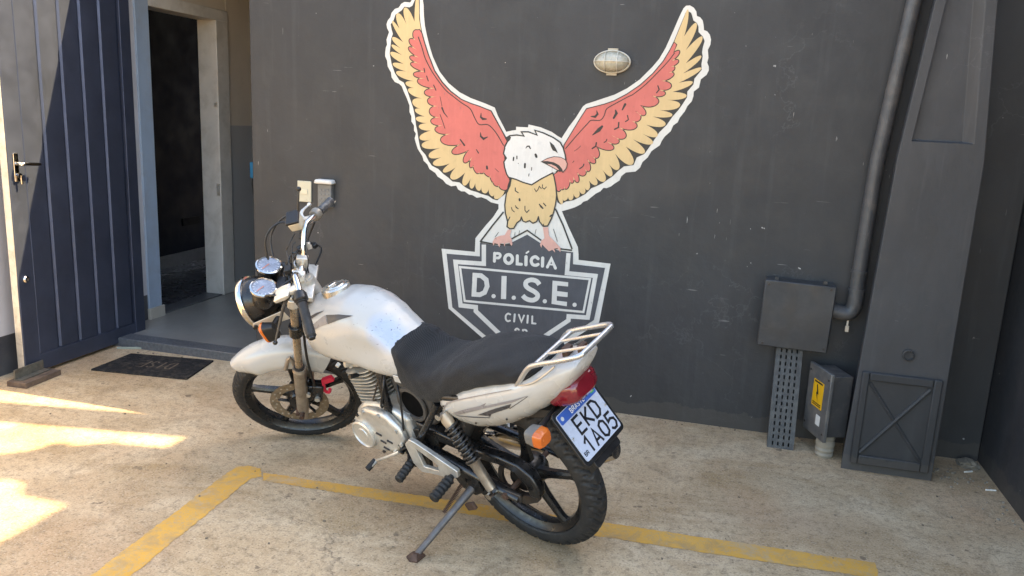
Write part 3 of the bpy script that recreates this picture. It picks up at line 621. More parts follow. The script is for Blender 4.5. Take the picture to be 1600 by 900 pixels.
letter(5, ribbon([(773.2, 395.5), (772.8, 408)], 4.6), ribbon(cat([(775.5, 395.6), (780.5, 396.3), (782, 399.5), (779.5, 402.8), (775.5, 402.6)], 3), 4.2, cap=False))
letter(5, ribbon([(795 + 6 * math.cos(a), 404.5 + 6.8 * math.sin(a)) for a in [2 * math.pi * k / 20 for k in range(20)]], 5, closed=True))
letter(5, ribbon([(808.6, 399.5), (808.4, 412.2), (815, 412.8)], 4.6))
letter(5, ribbon([(822.2, 401), (822, 413.5)], 5))
ngons(ribbon([(822.8, 395.2), (826, 392.8)], 2.6), "accent_mark", M_CREAM, 5)
letter(5, ribbon(cat([(841, 404), (837, 401), (832, 403), (830.3, 408), (832.5, 413), (837.5, 414.3), (841, 412.8)], 3), 4.8))
letter(5, ribbon([(848.2, 403), (847.8, 415.5)], 5))
letter(5, ribbon([(855.5, 417), (861.8, 404), (868, 418.8)], 4.6), ribbon([(859.7, 413), (864, 413.5)], 2.4, cap=False))
letter(5, ribbon(cat([(797.5, 491), (794, 489.8), (790.7, 493), (790.7, 498.5), (793.5, 501.6), (797, 500.8)], 3), 2.8))
letter(5, ribbon([(804.6, 491), (803.6, 502)], 3)); letter(5, ribbon([(811, 491.5), (815, 502.5), (819, 492.8)], 2.8)); letter(5, ribbon([(825, 493), (824.3, 504)], 3)); letter(5, ribbon([(832, 494), (831.7, 504.8), (837, 505.4)], 2.8))
letter(5, ribbon(cat([(811, 515), (808, 513), (805.3, 515.3), (808, 518), (811, 520.5), (808, 523.3), (804.8, 522)], 3), 2.6))
letter(5, ribbon([(817.5, 515), (817, 526)], 2.8), ribbon(cat([(819, 514.8), (822.5, 516), (823, 519), (819, 520.6)], 3), 2.6, cap=False))
ngons([[(794, 358.5), (799.5, 359.5), (797, 368), (800, 374), (801, 381.5), (799.5, 384), (796, 378.5), (790, 380), (788.8, 385), (787, 379.5), (782, 380.5), (780.8, 386.5), (778, 381), (773, 379.5), (771.3, 384), (770, 378), (774, 371), (782, 368), (789, 367)]], "talon", M_PINK, 7)
ngons([[(848.5, 355), (857, 355), (858, 368), (868, 378), (876, 387), (876, 394), (874.3, 392), (871, 387.5), (866, 388.5), (868, 394.5), (863, 390), (858, 392.5), (850, 384.5), (847.5, 381.5), (846.2, 387), (844, 382), (846, 376), (851, 372), (850, 364)]], "talon", M_PINK, 7)

# ================================================================== WALL FIXTURES
def at(x, y, ax, v): return on_plane(x, y, ax, v)
# light switch
sw = empty("light_switch", (-2.273, YW, 1.058)); tag(sw, "cream rectangular light switch plate on the dark wall", "light switch")
M_IVORY = mk("ivory_plastic", (.50, .46, .34), .35, 0, .05, 10)
bm = NB(); span(bm, (-.043, -.009, -.059), (.043, 0, .059)); finish("cover_plate", bm, M_IVORY, sw, bevel=.003)
bm = NB(); span(bm, (-.022, -.013, -.014), (.022, -.0095, .014)); finish("rocker", bm, mk("ivory_rocker", (.58, .52, .37), .35), sw, bevel=.0015)
# keypad with white rain hood
kp = empty("door_keypad", (-2.135, YW, 1.055)); tag(kp, "grey door keypad under a white rain hood", "keypad")
bm = NB(); span(bm, (-.042, -.035, -.075), (.042, 0, .055)); finish("housing", bm, mk("keypad_grey", (.12, .12, .115), .5, dirt=(.3, .28, .24)), kp, bevel=.005)
bm = NB(); prism(bm, [(-.058, .056), (.058, .056), (.05, .08), (-.05, .08)], -.055, 0); finish("rain_hood", bm, mk("chalky_white_plastic", (.62, .60, .56), .7, 0, .1, 20, dirt=(.4, .36, .3)), kp, bevel=.008)
M_KEY = mk("worn_key_grey", (.17, .165, .155), .5)
for i in range(4):
    for j in range(3):
        bm = NB(); c = (-.022 + j * .022, -.0375, .022 - i * .024); box(bm, c, (.010, .003, .010)); finish("key", bm, M_KEY, kp, bevel=.0015)
# bulkhead lamp
bl = empty("bulkhead_lamp", (-.585, YW, 1.807)); tag(bl, "oval caged bulkhead lamp above the eagle's right shoulder", "wall lamp")
def oval(rx, rz, y, n=40): return [Vector((rx * math.cos(2 * math.pi * k / n), y, rz * math.sin(2 * math.pi * k / n))) for k in range(n)]
bm = NB(); loft(bm, [oval(.092, .056, 0), oval(.092, .056, -.014), oval(.084, .049, -.02)]); box(bm, (0, -.006, 0), (.05, .012, .128)); finish("base", bm, mk("aged_cream_metal", (.42, .36, .27), .5, .2, dirt=(.2, .14, .09), dirt_amt=.6), bl)
bm = NB(); secs = [oval(.082 * math.cos(a) + .001, .047 * math.cos(a) + .001, -.02 - .055 * math.sin(a)) for a in [k * math.pi / 2 / 8 for k in range(9)]]; loft(bm, secs); finish("glass_dome", bm, mk("dusty_ribbed_glass", (.40, .38, .30), .22, 0, .2, 40, coat=.6, dirt=(.3, .24, .16), dirt_amt=.6), bl)
M_CAGE = mk("cage_wire", (.60, .56, .47), .45, .2)
for xx in (-.03, .03):
    bm = NB(); tube(bm, [(xx, -.018, -.05), (xx, -.06, -.036), (xx, -.079, 0), (xx, -.06, .036), (xx, -.018, .05)], .0022, 6, 5); finish("cage_bar", bm, M_CAGE, bl)
bm = NB(); tube(bm, [(-.088, -.018, 0), (-.065, -.06, 0), (0, -.082, 0), (.065, -.06, 0), (.088, -.018, 0)], .0022, 6, 5); finish("cage_bar", bm, M_CAGE, bl)
bm = NB(); tube(bm, [(.088 * math.cos(a), -.022, .053 * math.sin(a)) for a in [2 * math.pi * k / 28 for k in range(28)]], .003, 6, closed=True); finish("cage_ring", bm, M_CAGE, bl)

# tapered column
YC = 3.725
cl = empty("wall_column", (.85, YC, 0)); tag(cl, "charcoal concrete column narrowing upward with a sunk panel, in the corner", "column")
def colx(z):
    if z < 1.42: return (.652 + .05 * z / 1.42, 1.036)
    return (.702 + .058 * (z - 1.42) / .65, 1.036 - .05 * (z - 1.42) / .65)
bm = NB(); levels = [(-.05,), (1.42,), (1.49,), (2.07,), (2.72,), (3.1,)]
back = YW + .01; fr = []
def cl_loc(x, y, z): return Vector((x - .85, y - YC, z))
rings = []
for (z,) in levels:
    a, b = colx(z)
    rings.append([bm.verts.new(cl_loc(*p)) for p in ((a, YC, z), (b, YC, z), (b + .02, back, z), (a + .055, back, z))])
for A, B in zip(rings, rings[1:]):
    for k in range(4):
        if k == 0 and A is not rings[0] and A is not rings[1]: continue
        bm.faces.new((A[k], A[(k + 1) % 4], B[(k + 1) % 4], B[k]))
bm.faces.new(rings[-1])
# front face above 1.49 with a sunk panel
def rec(z): a, b = colx(z); return (a + .042, b - .045)
zr = [1.49, 2.07, 2.72, 3.1]; D = .035
inn = [[bm.verts.new(cl_loc(x, YC, z + (.006 if z == 1.49 else 0))) for x in rec(z)] for z in zr]
dee = [[bm.verts.new(cl_loc(rec(z)[0] + .003, YC + D, z + (.012 if z == 1.49 else 0))), bm.verts.new(cl_loc(rec(z)[1] - .035, YC + D, z + (.012 if z == 1.49 else 0)))] for z in zr]
for i in range(3):
    A, B = rings[i + 2], rings[i + 3]
    bm.faces.new((A[0], inn[i][0], inn[i + 1][0], B[0])); bm.faces.new((inn[i][1], A[1], B[1], inn[i + 1][1]))
    bm.faces.new((inn[i][0], dee[i][0], dee[i + 1][0], inn[i + 1][0])); bm.faces.new((dee[i][1], inn[i][1], inn[i + 1][1], dee[i + 1][1]))
    bm.faces.new((dee[i][0], dee[i][1], dee[i + 1][1], dee[i + 1][0]))
bm.faces.new((rings[2][0], rings[2][1], inn[0][1], inn[0][0])); bm.faces.new((inn[0][0], inn[0][1], dee[0][1], dee[0][0]))
finish("shaft", bm, M_COL, cl, smooth=False, bevel=.008)
M_PANEL = mat_wall("charcoal_hatch_paint", (.036, .036, .037), .5)
pn = NB(); span(pn, (-.165, -.012, .04), (.163, .001, .478)); hatch = finish("access_hatch", pn, M_PANEL, cl, bevel=.006)
bm = NB()
for a, b in (((-.165, -.024, .04), (-.135, -.0125, .478)), ((.128, -.024, .04), (.163, -.0125, .478)), ((-.134, -.024, .44), (.127, -.0125, .478)), ((-.134, -.024, .04), (.127, -.0125, .085))): span(bm, a, b)
finish("hatch_rim", bm, M_PANEL, hatch, bevel=.008, segs=3)
bm = NB(); tube(bm, [(-.13, -.012, .095), (.12, -.012, .43)], .011, 8); tube(bm, [(-.13, -.0105, .43), (.12, -.0105, .095)], .0085, 8); finish("cross_rib", bm, M_PANEL, hatch)
bm = NB(); lathe(bm, [(.026, 0), (.026, .008), (.020, .010), (.018, .004), (.006, .003), (.001, .003)], (.012, 0, .572), (0, -1, 0), 28); finish("plug_cap", bm, M_PANEL, cl)

# conduit pipe
M_PIPE = mk("painted_grey_pipe", (.058, .057, .058), .5, 0, .15, 10, dirt=(.25, .2, .15), dirt_amt=.3)
pp = empty("conduit_pipe", (.69, YW, 0)); tag(pp, "grey painted conduit running down beside the column and elbowing into the box", "pipe")
bm = NB(); yp = -.052
yq = YW + yp; rp = [on_plane(x, y, 1, yq) for x, y in ((1429, 0), (1371, 250), (1353, 360), (1337, 462))]; rp = [p - Vector((.69, YW, 0)) for p in rp]; tube(bm, [rp[0] + (rp[0] - rp[1]) * 1.3] + rp, .033, 14); finish("riser", bm, M_PIPE, pp)
bm = NB(); pe = rp[-1]; tube(bm, [pe + Vector((.002, 0, .02)), pe + Vector((-.001, 0, -.05)), pe + Vector((-.02, 0, -.085)), pe + Vector((-.06, 0, -.09)), pe + Vector((-.13, 0, -.075))], .036, 14, 6); finish("elbow", bm, M_PIPE, pp)
for dz in (.02, .11):
    bm = NB(); cc_ = rp[-1] + (rp[-2] - rp[-1]).normalized() * dz; tube(bm, [cc_, cc_ + (rp[-2] - rp[-1]).normalized() * .014], .0385, 14); finish("collar", bm, M_PIPE, pp)
bm = NB(); span(bm, pe + Vector((-.024, -.006, -.15)), pe + Vector((-.016, .006, -.11))); span(bm, pe + Vector((-.028, -.01, -.178)), pe + Vector((-.012, .01, -.1505))); finish("drain_tap", bm, M_ALU, pp)

# junction box
jb = empty("junction_box", (.403, YW, .65)); tag(jb, "large flat charcoal electrical box fixed on the wall", "electrical box")
M_JB = mk("painted_box_charcoal", (.036, .0355, .036), .5, 0, .2, 6, dirt=(.075, .072, .068), dirt_amt=.5)
def rotY(a): return Matrix.Rotation(a, 3, 'Y')
bm = NB(); box(bm, (0, -.055, 0), (.318, .11, .322), rotY(R(1.0))); finish("case", bm, M_JB, jb, bevel=.006)
bm = NB(); box(bm, (-.006, -.119, 0), (.322, .016, .326), rotY(R(1.2))); finish("lid", bm, M_JB, jb, bevel=.005)
for xx in (-.12, .10):
    bm = NB(); span(bm, (xx, -.1, .163), (xx + .018, -.085, .178)); finish("lug", bm, M_JB, jb)

for xx in (-.145, .135):
    for zz in (-.145, .145):
        bm = NB(); lathe(bm, [(.006, 0), (.006, .003), (.001, .0035)], (xx, -.127, zz), (0, -1, 0), 10); finish("lid_screw", bm, M_STEEL, jb)
# perforated cable channel leaning on the wall under the box
ch = empty("cable_channel", (.392, 3.86, 0), (-R(15), 0, 0)); tag(ch, "slotted grey metal cable channel leaning under the junction box", "cable channel")
M_CH = mk("galvanised_painted", (.052, .051, .050), .5, .1, .2, 14, dirt=(.11, .10, .08), dirt_amt=.5)
bm = NB(); Wc, Hc, rows, cols = .116, .50, 15, 4
sl = .0075; cw = (Wc - cols * sl) / (cols + 1)
for i in range(cols + 1): span(bm, (-Wc / 2 + i * (cw + sl), 0, 0), (-Wc / 2 + i * (cw + sl) + cw, .004, Hc))
for i in range(cols):
    for j in range(rows + 1):
        x0 = -Wc / 2 + i * (cw + sl) + cw + .0002; z0 = j * (Hc - .012) / rows
        span(bm, (x0, .0003, z0), (x0 + sl - .0004, .0037, z0 + .014))
finish("slotted_web", bm, M_CH, ch, smooth=False)
for s in (-1, 1):
    bm = NB(); span(bm, (s * .060 - .002, .0, 0), (s * .060 + .002, .045, Hc)); finish("flange", bm, M_CH, ch, smooth=False)
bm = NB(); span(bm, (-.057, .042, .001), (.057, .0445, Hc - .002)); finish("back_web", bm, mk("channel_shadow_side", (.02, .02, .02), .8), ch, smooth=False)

# small meter box with the yellow warning sticker
mb = empty("meter_box", (.590, 3.885, 0), (0, 0, R(20))); tag(mb, "small grey box with a yellow warning sticker at the column foot", "electrical box")
bm = NB(); span(bm, (-.045, -.09, .115), (.053, .095, .415)); finish("case", bm, mk("box_dark_grey", (.05, .049, .049), .5, .1, .2, 9, dirt=(.18, .15, .12), dirt_amt=.5), mb, bevel=.004)
bm = NB(); box(bm, (-.056, 0, .262), (.018, .215, .335)); finish("lid", bm, mk("box_light_grey", (.115, .112, .108), .5, .2, .2, 9, dirt=(.3, .26, .2), dirt_amt=.4), mb, bevel=.004)
M_STK = mk("yellow_sticker", (.78, .42, .015), .4, 0, .05, 12)
bm = NB(); span(bm, (-.0665, -.055, .235), (-.0655, .045, .365)); stk = finish("warning_sticker", bm, M_STK, mb, smooth=False)
bm = NB(); P = [(.002, .345), (-.014, .300), (-.002, .300), (-.012, .262), (.012, .308), (.001, .308), (.012, .345)]
bm.faces.new([bm.verts.new((-.0672, y, z)) for y, z in P])
for z in (.252, .243): bm.faces.new([bm.verts.new((-.0672, y, zz)) for y, zz in ((-.045, z), (.035, z), (.035, z + .005), (-.045, z + .005))])
bm.faces.new([bm.verts.new((-.0672, y, zz)) for y, zz in ((-.045, .353), (.035, .353), (.035, .361), (-.045, .361))])
finish("bolt_symbol", bm, M_PBLK, stk, smooth=False)
bm = NB(); span(bm, (-.0665, -.055, .155), (-.0655, -.015, .205)); finish("paper_label", bm, mk("label_paper", (.62, .60, .55), .7), mb, smooth=False)
for zz in (.13, .395):
    for yy in (-.09, .09):
        bm = NB(); lathe(bm, [(.005, 0), (.005, .003), (.001, .0035)], (-.065, yy, zz), (-1, 0, 0), 10); finish("lid_screw", bm, M_STEEL, mb)
bm = NB(); tube(bm, [(-.01, -.03, 0)] + [(-.01, -.03, .012 * k) for k in range(1, 11)], [.040, .044] * 5, 14); finish("flexible_duct", bm, mk("dusty_duct", (.30, .26, .20), .7, 0, .2, 14), mb)

# litter at the wall foot
M_CIG = mk("cigarette_paper", (.70, .66, .58), .8)
for (x, y, a, lab) in ((1513, 737, .5, "cigarette butt lying beside the mortar lump behind the column"), (1548, 766, .2, "cigarette butt lying out on the open concrete along the side wall")):
    p = on_plane(x, y, 2, .005); bm = NB(); tube(bm, [(-.022, 0, 0), (.022, 0, 0)], .0042, 8)
    o = finish("cigarette_butt", bm, M_CIG); o.location = p; o.rotation_euler = (0, 0, a)
    tag(o, lab, "cigarette butt", "cigarette butts in the corner")
bm = NB()
for k in range(60):
    x = random.gauss(1.17, .12); y = random.uniform(3.72, 4.0) if random.random() < .6 else random.uniform(3.3, 3.9)
    if x > 1.29: x = 1.29 - random.random() * .05
    s = random.uniform(.003, .010); box(bm, (x, y, s * .4), (s * random.uniform(.7, 1.6), s, s * .8), Matrix.Rotation(random.random() * 3, 3, 'Z'))
o = finish("rubble_crumbs", bm, mk("crumb_concrete", (.24, .20, .15), .9, 0, .3, 60), smooth=False); o['kind'] = 'stuff'
bm = NB()
for k in range(150):
    x = random.uniform(-3.55, 1.28); y = random.uniform(YW - .05, YW - .005) if random.random() < .55 else random.uniform(2.0, 3.9)
    if -3.5 < x < -2.6: y -= .05
    s = random.uniform(.0025, .007); box(bm, (x, y, s * .4), (s * random.uniform(.7, 1.8), s, s * .7), Matrix.Rotation(random.random() * 3, 3, 'Z'))
o = finish("grit", bm, mk("crumb_brown", (.15, .115, .08), .9, 0, .4, 60), smooth=False); o['kind'] = 'stuff'
# mortar lump in the corner
bm = NB(); bmesh.ops.create_icosphere(bm, subdivisions=3, radius=.05)
for v in bm.verts: v.co *= random.uniform(.75, 1.2); v.co.z *= .5
o = finish("mortar_lump", bm, mk("mortar", (.22, .18, .13), .9, 0, .2, 30)); o.location = (1.25, 3.98, .005); tag(o, "rough lump of mortar in the corner behind the column", "rubble")

# ================================================================== GATE SIDE
M_GATE = mk("navy_gate_paint", (.078, .092, .138), .56, .8, .10, 4, dirt=(.06, .068, .085), dirt_amt=.35, rv=.06)
GX = -3.575; GY0, GY1, GH = 3.335, 4.275, 2.35
gt = empty("metal_gate", (GX, GY1, 0)); tag(gt, "open steel gate leaf with vertical grooves, half in sunlight", "gate")
def gspan(name, mat, *sp, parent=None, bevel=.003):
    bm = NB()
    for a, b in sp: span(bm, [a[0] - GX, a[1] - GY1, a[2]], [b[0] - GX, b[1] - GY1, b[2]])
    return finish(name, bm, mat, parent or gt, smooth=False, bevel=bevel)
gspan("frame_stile", M_GATE, ((GX - .045, GY0, .02), (GX + .006, GY0 + .10, GH)))
gspan("frame_stile", M_GATE, ((GX - .045, GY1 - .085, .02), (GX + .006, GY1, GH)))
gspan("frame_rail", M_GATE, ((GX - .045, GY0 + .101, .02), (GX + .004, GY1 - .086, .115)))
gspan("frame_rail", M_GATE, ((GX - .045, GY0 + .101, GH - .1), (GX + .004, GY1 - .086, GH)))
ny = 5; wy = (GY1 - .09 - GY0 - .105) / ny
for k in range(ny):
    y0 = GY0 + .103 + k * wy
    bm = NB(); pr_ = [(y0 + .0, -.012), (y0 + .010, -.002), (y0 + wy * .5, -.0016), (y0 + wy - .020, -.002), (y0 + wy - .010, -.012), (y0 + wy - .001, -.014)]
    A = [bm.verts.new((x, y - GY1, .117)) for y, x in pr_]; B_ = [bm.verts.new((x, y - GY1, GH - .102)) for y, x in pr_]
    A2 = [bm.verts.new((-.03, y - GY1, .117)) for y, x in (pr_[0], pr_[-1])]; B2 = [bm.verts.new((-.03, y - GY1, GH - .102)) for y, x in (pr_[0], pr_[-1])]
    for i in range(len(A) - 1): bm.faces.new((A[i], A[i + 1], B_[i + 1], B_[i]))
    bm.faces.new((A2[0], A2[1], B2[1], B2[0])); bm.faces.new((A2[0], A[0], B_[0], B2[0])); bm.faces.new((A[-1], A2[1], B2[1], B_[-1]))
    finish("ribbed_panel", bm, M_GATE, gt, smooth=False)
hd = gspan("lock_plate", M_CHROME, ((GX + .006, GY0 + .028, 1.07), (GX + .014, GY0 + .058, 1.22)), bevel=.004)
bm = NB(); tube(bm, [(0.008, GY0 + .043 - GY1, 1.165), (.05, GY0 + .043 - GY1, 1.165), (.055, GY0 + .06 - GY1, 1.165), (.055, GY0 + .15 - GY1, 1.16)], .009, 10, 3); finish("lever_handle", bm, M_CHROME, hd)
bm = NB(); tube(bm, [(0.012, GY0 + .043 - GY1, 1.105), (.032, GY0 + .043 - GY1, 1.105)], .012, 12); tube(bm, [(.03, GY0 + .05 - GY1, 1.105), (.03, GY0 + .052 - GY1, 1.06)], .006, 8); finish("lock_barrel", bm, M_CHROME, hd)
bm = NB(); lathe(bm, [(.020, 0), (.020, .008), (.014, .014), (.006, .015), (.001, .012)], (.006, GY0 + .045 - GY1, .55), (1, 0, 0), 20); finish("deadbolt_cover", bm, M_CHROME, gt)
gspan("edge_strip", M_ALU, ((GX - .04, GY0 - .006, .02), (GX + .002, GY0 - .0005, GH)))
# block under the gate
gb = empty("gate_stop", (-3.52, 3.335, 0), (0, 0, R(4))); tag(gb, "rusty steel angle on a wooden block holding the gate foot", "gate stop")
bm = NB(); span(bm, (-.055, -.125, 0), (.065, .125, .03)); finish("block", bm, mk("weathered_timber", (.10, .065, .045), .85, 0, .3, 30, dirt=(.2, .14, .09)), gb, bevel=.003)
bm = NB(); span(bm, (-.03, -.10, .0305), (-.022, .10, .085)); span(bm, (-.0215, -.10, .0305), (.02, .10, .036)); finish("steel_angle", bm, mk("greenish_steel", (.12, .115, .095), .6, .4, .3, 30, dirt=(.2, .1, .05)), gb)
# door mat
M_MAT = mk("worn_rubber_mat", (.020, .019, .019), .92, 0, .35, 40, dirt=(.13, .10, .07), dirt_amt=.55, bmp=.8, bs=240, spec=.15)
mp = [gp(142, 579), gp(205, 554), gp(334, 565), gp(292, 594)]
dm = empty("door_mat", (-3.1, 3.78, 0)); tag(dm, "flat dark rubber door mat with faded lettering before the porch step", "door mat")
bm = NB(); a = [bm.verts.new((x + 3.1, y - 3.78, .010)) for x, y in mp]; b = [bm.verts.new((x + 3.1, y - 3.78, .0)) for x, y in mp]
bm.faces.new(a); [bm.faces.new((a[i], b[i], b[(i + 1) % 4], a[(i + 1) % 4])) for i in range(4)]
finish("mat_body", bm, M_MAT, dm, smooth=False, bevel=.003)
bm = NB()
def mat2d(u, v):
    A, B_, C_, D_ = [Vector(p) for p in mp]    # u along A->D (near edge), v towards B
    p = (A.lerp(D_, u)).lerp(B_.lerp(C_, u), v); return (p.x + 3.1, p.y - 3.78, .0108)
GLY = {'E': [[(1, 1), (0, 1), (0, 0), (1, 0)], [(0, .5), (.85, .5)]], 'K': [[(0, 0), (0, 1)], [(1, 1), (.12, .5), (1, 0)]], 'D': [[(0, 0), (0, 1), (.6, 1), (1, .75), (1, .25), (.6, 0), (0, 0)]], '1': [[(.05, .72), (.6, 1), (.6, 0)]],
       'A': [[(0, 0), (.5, 1), (1, 0)], [(.2, .33), (.8, .33)]], '0': [[(.5, 1), (0.08, .85), (0, .5), (.08, .15), (.5, 0), (.92, .15), (1, .5), (.92, .85), (.5, 1)]], '5': [[(.95, 1), (.1, 1), (.05, .56), (.5, .64), (.95, .5), (1, .25), (.7, 0), (.3, 0), (0, .15)]],
       'B': [[(0, 0), (0, 1), (.7, 1), (.9, .76), (.7, .53), (0, .53)], [(.7, .53), (1, .28), (.75, 0), (0, 0)]], 'R': [[(0, 0), (0, 1), (.75, 1), (.98, .75), (.75, .5), (0, .5)], [(.5, .5), (1, 0)]], 'S': [[(.95, .82), (.6, 1), (.2, .95), (.05, .75), (.3, .55), (.75, .44), (.95, .22), (.7, .02), (.3, .02), (0, .2)]], 'I': [[(.5, 0), (.5, 1)]], 'L': [[(0, 1), (0, 0), (.9, 0)]]}
for i, chh in enumerate("DISE"):
    for stp in GLY[chh]:
        for q_ in ribbon([(.30 + .10 * i + .065 * x, .34 + .32 * y) for x, y in stp], .022, cap=False):
            try: bm.faces.new([bm.verts.new(mat2d(1 - p[0], 1 - p[1])) for p in q_])
            except ValueError: pass
finish("faded_lettering", bm, mk("faded_mat_print", (.10, .07, .045), .95, 0, .5, 60), dm, smooth=False)
# broom standing inside the porch
br = empty("broom", (-3.62, 5.74, .05)); tag(br, "broom with a blue head and white pole standing upside down in the porch", "broom")
bm = NB(); tube(bm, [(.02, 0, 0), (.0, 0, .72)], .011, 10); finish("pole", bm, M_TRIM, br)
bm = NB(); secs = []
for z, rx, ry in ((.70, .02, .02), (.73, .035, .085), (.78, .04, .10), (.86, .042, .11), (.90, .04, .105)): secs.append([Vector((rx * math.cos(a), ry * math.sin(a), z)) for a in [2 * math.pi * k / 20 for k in range(20)]])
loft(bm, secs); finish("bristles", bm, M_PLAS, br)
bm = NB(); span(bm, (-.035, -.10, .902), (.035, .10, 1.03)); finish("head", bm, mk("blue_plastic", (.05, .28, .50), .4), br, bevel=.008)
# pale strip lying at the gate foot
bm = NB(); span(bm, (-.10, -.008, 0), (.10, .008, .012)); o = finish("timber_scrap", bm, mk("scrap_green_grey", (.27, .28, .22), .8), bevel=.002); o.location = (-3.45, 4.02, 0); o.rotation_euler = (0, 0, R(22)); tag(o, "thin pale scrap of wood lying by the gate behind the mat", "scrap")

# ================================================================== MOTORCYCLE
LEAN, YAW, STEER = .35007778, 2.73284014, .71215447
BX, BY = -.52216555, 2.66348148
moto = empty("motorcycle", (BX, BY, 0.002), (-LEAN, 0, YAW))
tag(moto, "white commuter motorcycle with black seat leaning on its side stand, handlebar turned", "motorcycle")
MW = Matrix.Translation((BX, BY, .002)) @ Matrix.Rotation(YAW, 4, 'Z') @ Matrix.Rotation(-LEAN, 4, 'X')
MWI = MW.inverted()
RAKE = R(26); P0 = Vector((1.375, 0, 0)); SAX = Vector((-math.sin(RAKE), 0, math.cos(RAKE)))
ST = Matrix.Translation(P0) @ Matrix.Rotation(STEER, 4, SAX) @ Matrix.Translation(-P0)
def part(name, bm, mat, parent=None, steer=False, **k):
    if steer: bmesh.ops.transform(bm, matrix=ST, verts=bm.verts)
    return finish(name, bm, mat, parent or moto, **k)
def interp(tab, x):
    for (x0, *a), (x1, *b) in zip(tab, tab[1:]):
        if x0 <= x <= x1 or x0 >= x >= x1:
            t = (x - x0) / (x1 - x0); t = t * t * (3 - 2 * t) * .4 + t * .6
            return [p + (q - p) * t for p, q in zip(a, b)]
    return list(tab[-1][1:])
def sup(y, z, n): return (math.copysign(abs(y) ** (2 / n), y), math.copysign(abs(z) ** (2 / n), z))

# ---- wheels
def tread_tyre(c, Ro, tw, N, steer, parent):
    bm = NB(); nu, nv = 540, 36; rows = []
    for i in range(nu):
        u = i / nu; ring = []
        for j in range(nv):
            a = 2 * math.pi * j / nv
            cy, cr = math.sin(a), math.cos(a)
            rr = Ro - tw + tw * cr * 1.0; yy = tw * cy * 1.02
            if cr > .30:   # tread zone
                s = abs(cy); ph = (u * N + .9 * s * (1 if True else 0)) % 1.0
                g = .0062 if (ph < .22 and s > .10) else 0.0
                g = max(g, .0055 if (.5 < ph < .66 and .42 < s < .85) else 0.0)
                g = max(g, .0035 if abs(s - .02) < .03 and (u * N) % 1 > .3 else 0)
                rr -= g * cr; yy -= g * cy
            if cr < -.55: rr = Ro - tw + tw * -.55; yy *= .9
            ang = 2 * math.pi * u
            ring.append(bm.verts.new((c[0] + rr * math.cos(ang), c[1] + yy, c[2] + rr * math.sin(ang))))
        rows.append(ring)
    for i in range(nu):
        A, B_ = rows[i], rows[(i + 1) % nu]
        for j in range(nv): bm.faces.new((A[j], A[(j + 1) % nv], B_[(j + 1) % nv], B_[j]))
    return part("tyre", bm, M_RUB, parent, steer, angle=50)
def cast_wheel(name, c, Ro, tw, N, phase, steer):
    wh = empty(name, (0, 0, 0), parent=moto)
    tread_tyre(c, Ro, tw, N, steer, wh)
    Rr = Ro - tw * 1.50
    bm = NB(); lathe(bm, [(Rr + .008, -.034), (Rr - .004, -.036), (Rr - .010, -.028), (Rr - .026, -.016), (Rr - .030, 0), (Rr - .026, .016), (Rr - .010, .028), (Rr - .004, .036), (Rr + .008, .034)], c, (0, 1, 0), 72, closed=True)
    part("rim", bm, M_RIM, wh, steer)
    for k in range(5):
        a = phase + 2 * math.pi * k / 5; bm = NB(); u = Vector((math.cos(a), 0, math.sin(a))); t = Vector((-math.sin(a), 0, math.cos(a))); secs = []
        for r_, hw, hy in ((.045, .026, .022), (.10, .016, .017), (Rr * .80, .014, .015), (Rr - .024, .022, .014)):
            o_ = Vector(c) + u * r_
            secs.append([o_ + t * hw + Vector((0, hy, 0)) * .5, o_ + t * hw * .5 + Vector((0, hy, 0)), o_ - t * hw * .5 + Vector((0, hy, 0)), o_ - t * hw + Vector((0, hy, 0)) * .5, o_ - t * hw - Vector((0, hy, 0)) * .5, o_ - t * hw * .5 - Vector((0, hy, 0)), o_ + t * hw * .5 - Vector((0, hy, 0)), o_ + t * hw - Vector((0, hy, 0)) * .5])
        loft(bm, secs); part("spoke", bm, M_RIM, wh, steer)
    bm = NB(); lathe(bm, [(.02, -.06), (.045, -.058), (.062, -.03), (.062, .03), (.045, .055), (.02, .06)], c, (0, 1, 0), 36); part("hub", bm, M_RIM, wh, steer)
    return wh
RA = Vector((0, 0, .312)); FA = Vector((1.28, 0, .298))
rw = cast_wheel("rear_wheel", RA, .312, .046, 34, R(20), False)
fw = cast_wheel("front_wheel", FA, .298, .037, 40, R(100), True)
bm = NB(); lathe(bm, [(.07, .058), (.07, .070), (.088, .070), (.088, .058)], RA, (0, 1, 0), 40, closed=True); part("sprocket", bm, M_STEEL, rw)
# front disc
M_DISC = mk("brake_disc_steel", (.30, .24, .17), .4, .8, .15, 20, dirt=(.14, .09, .05), dirt_amt=.6)
bm = NB(); lathe(bm, [(.088, .052), (.128, .052), (.128, .056), (.088, .056)], FA, (0, 1, 0), 60, closed=True); dsc = part("brake_disc", bm, M_DISC, fw, True)
bm = NB()
for k in range(30):
    a = 2 * math.pi * k / 30; rr = .101 if k % 2 else .115
    lathe(bm, [(.0042, .0555), (.0042, .0568), (.0001, .0568)], FA + Vector((rr * math.cos(a), 0, rr * math.sin(a))), (0, 1, 0), 8)
part("vent_hole", bm, mk("hole_pale", (.36, .31, .24), .8), dsc, True)
for k in range(5):
    a = 2 * math.pi * k / 5 + .4; bm = NB(); tube(bm, [FA + Vector((.045 * math.cos(a), .05, .045 * math.sin(a))), FA + Vector((.094 * math.cos(a + .15), .054, .094 * math.sin(a + .15)))], .009, 8, flat=.5); part("disc_carrier", bm, M_BLACK, dsc, True)
bm = NB(); tube(bm, [FA + Vector((0, -.125, 0)), FA + Vector((0, .125, 0))], .009, 12); part("axle", bm, M_RUST, fw, True)
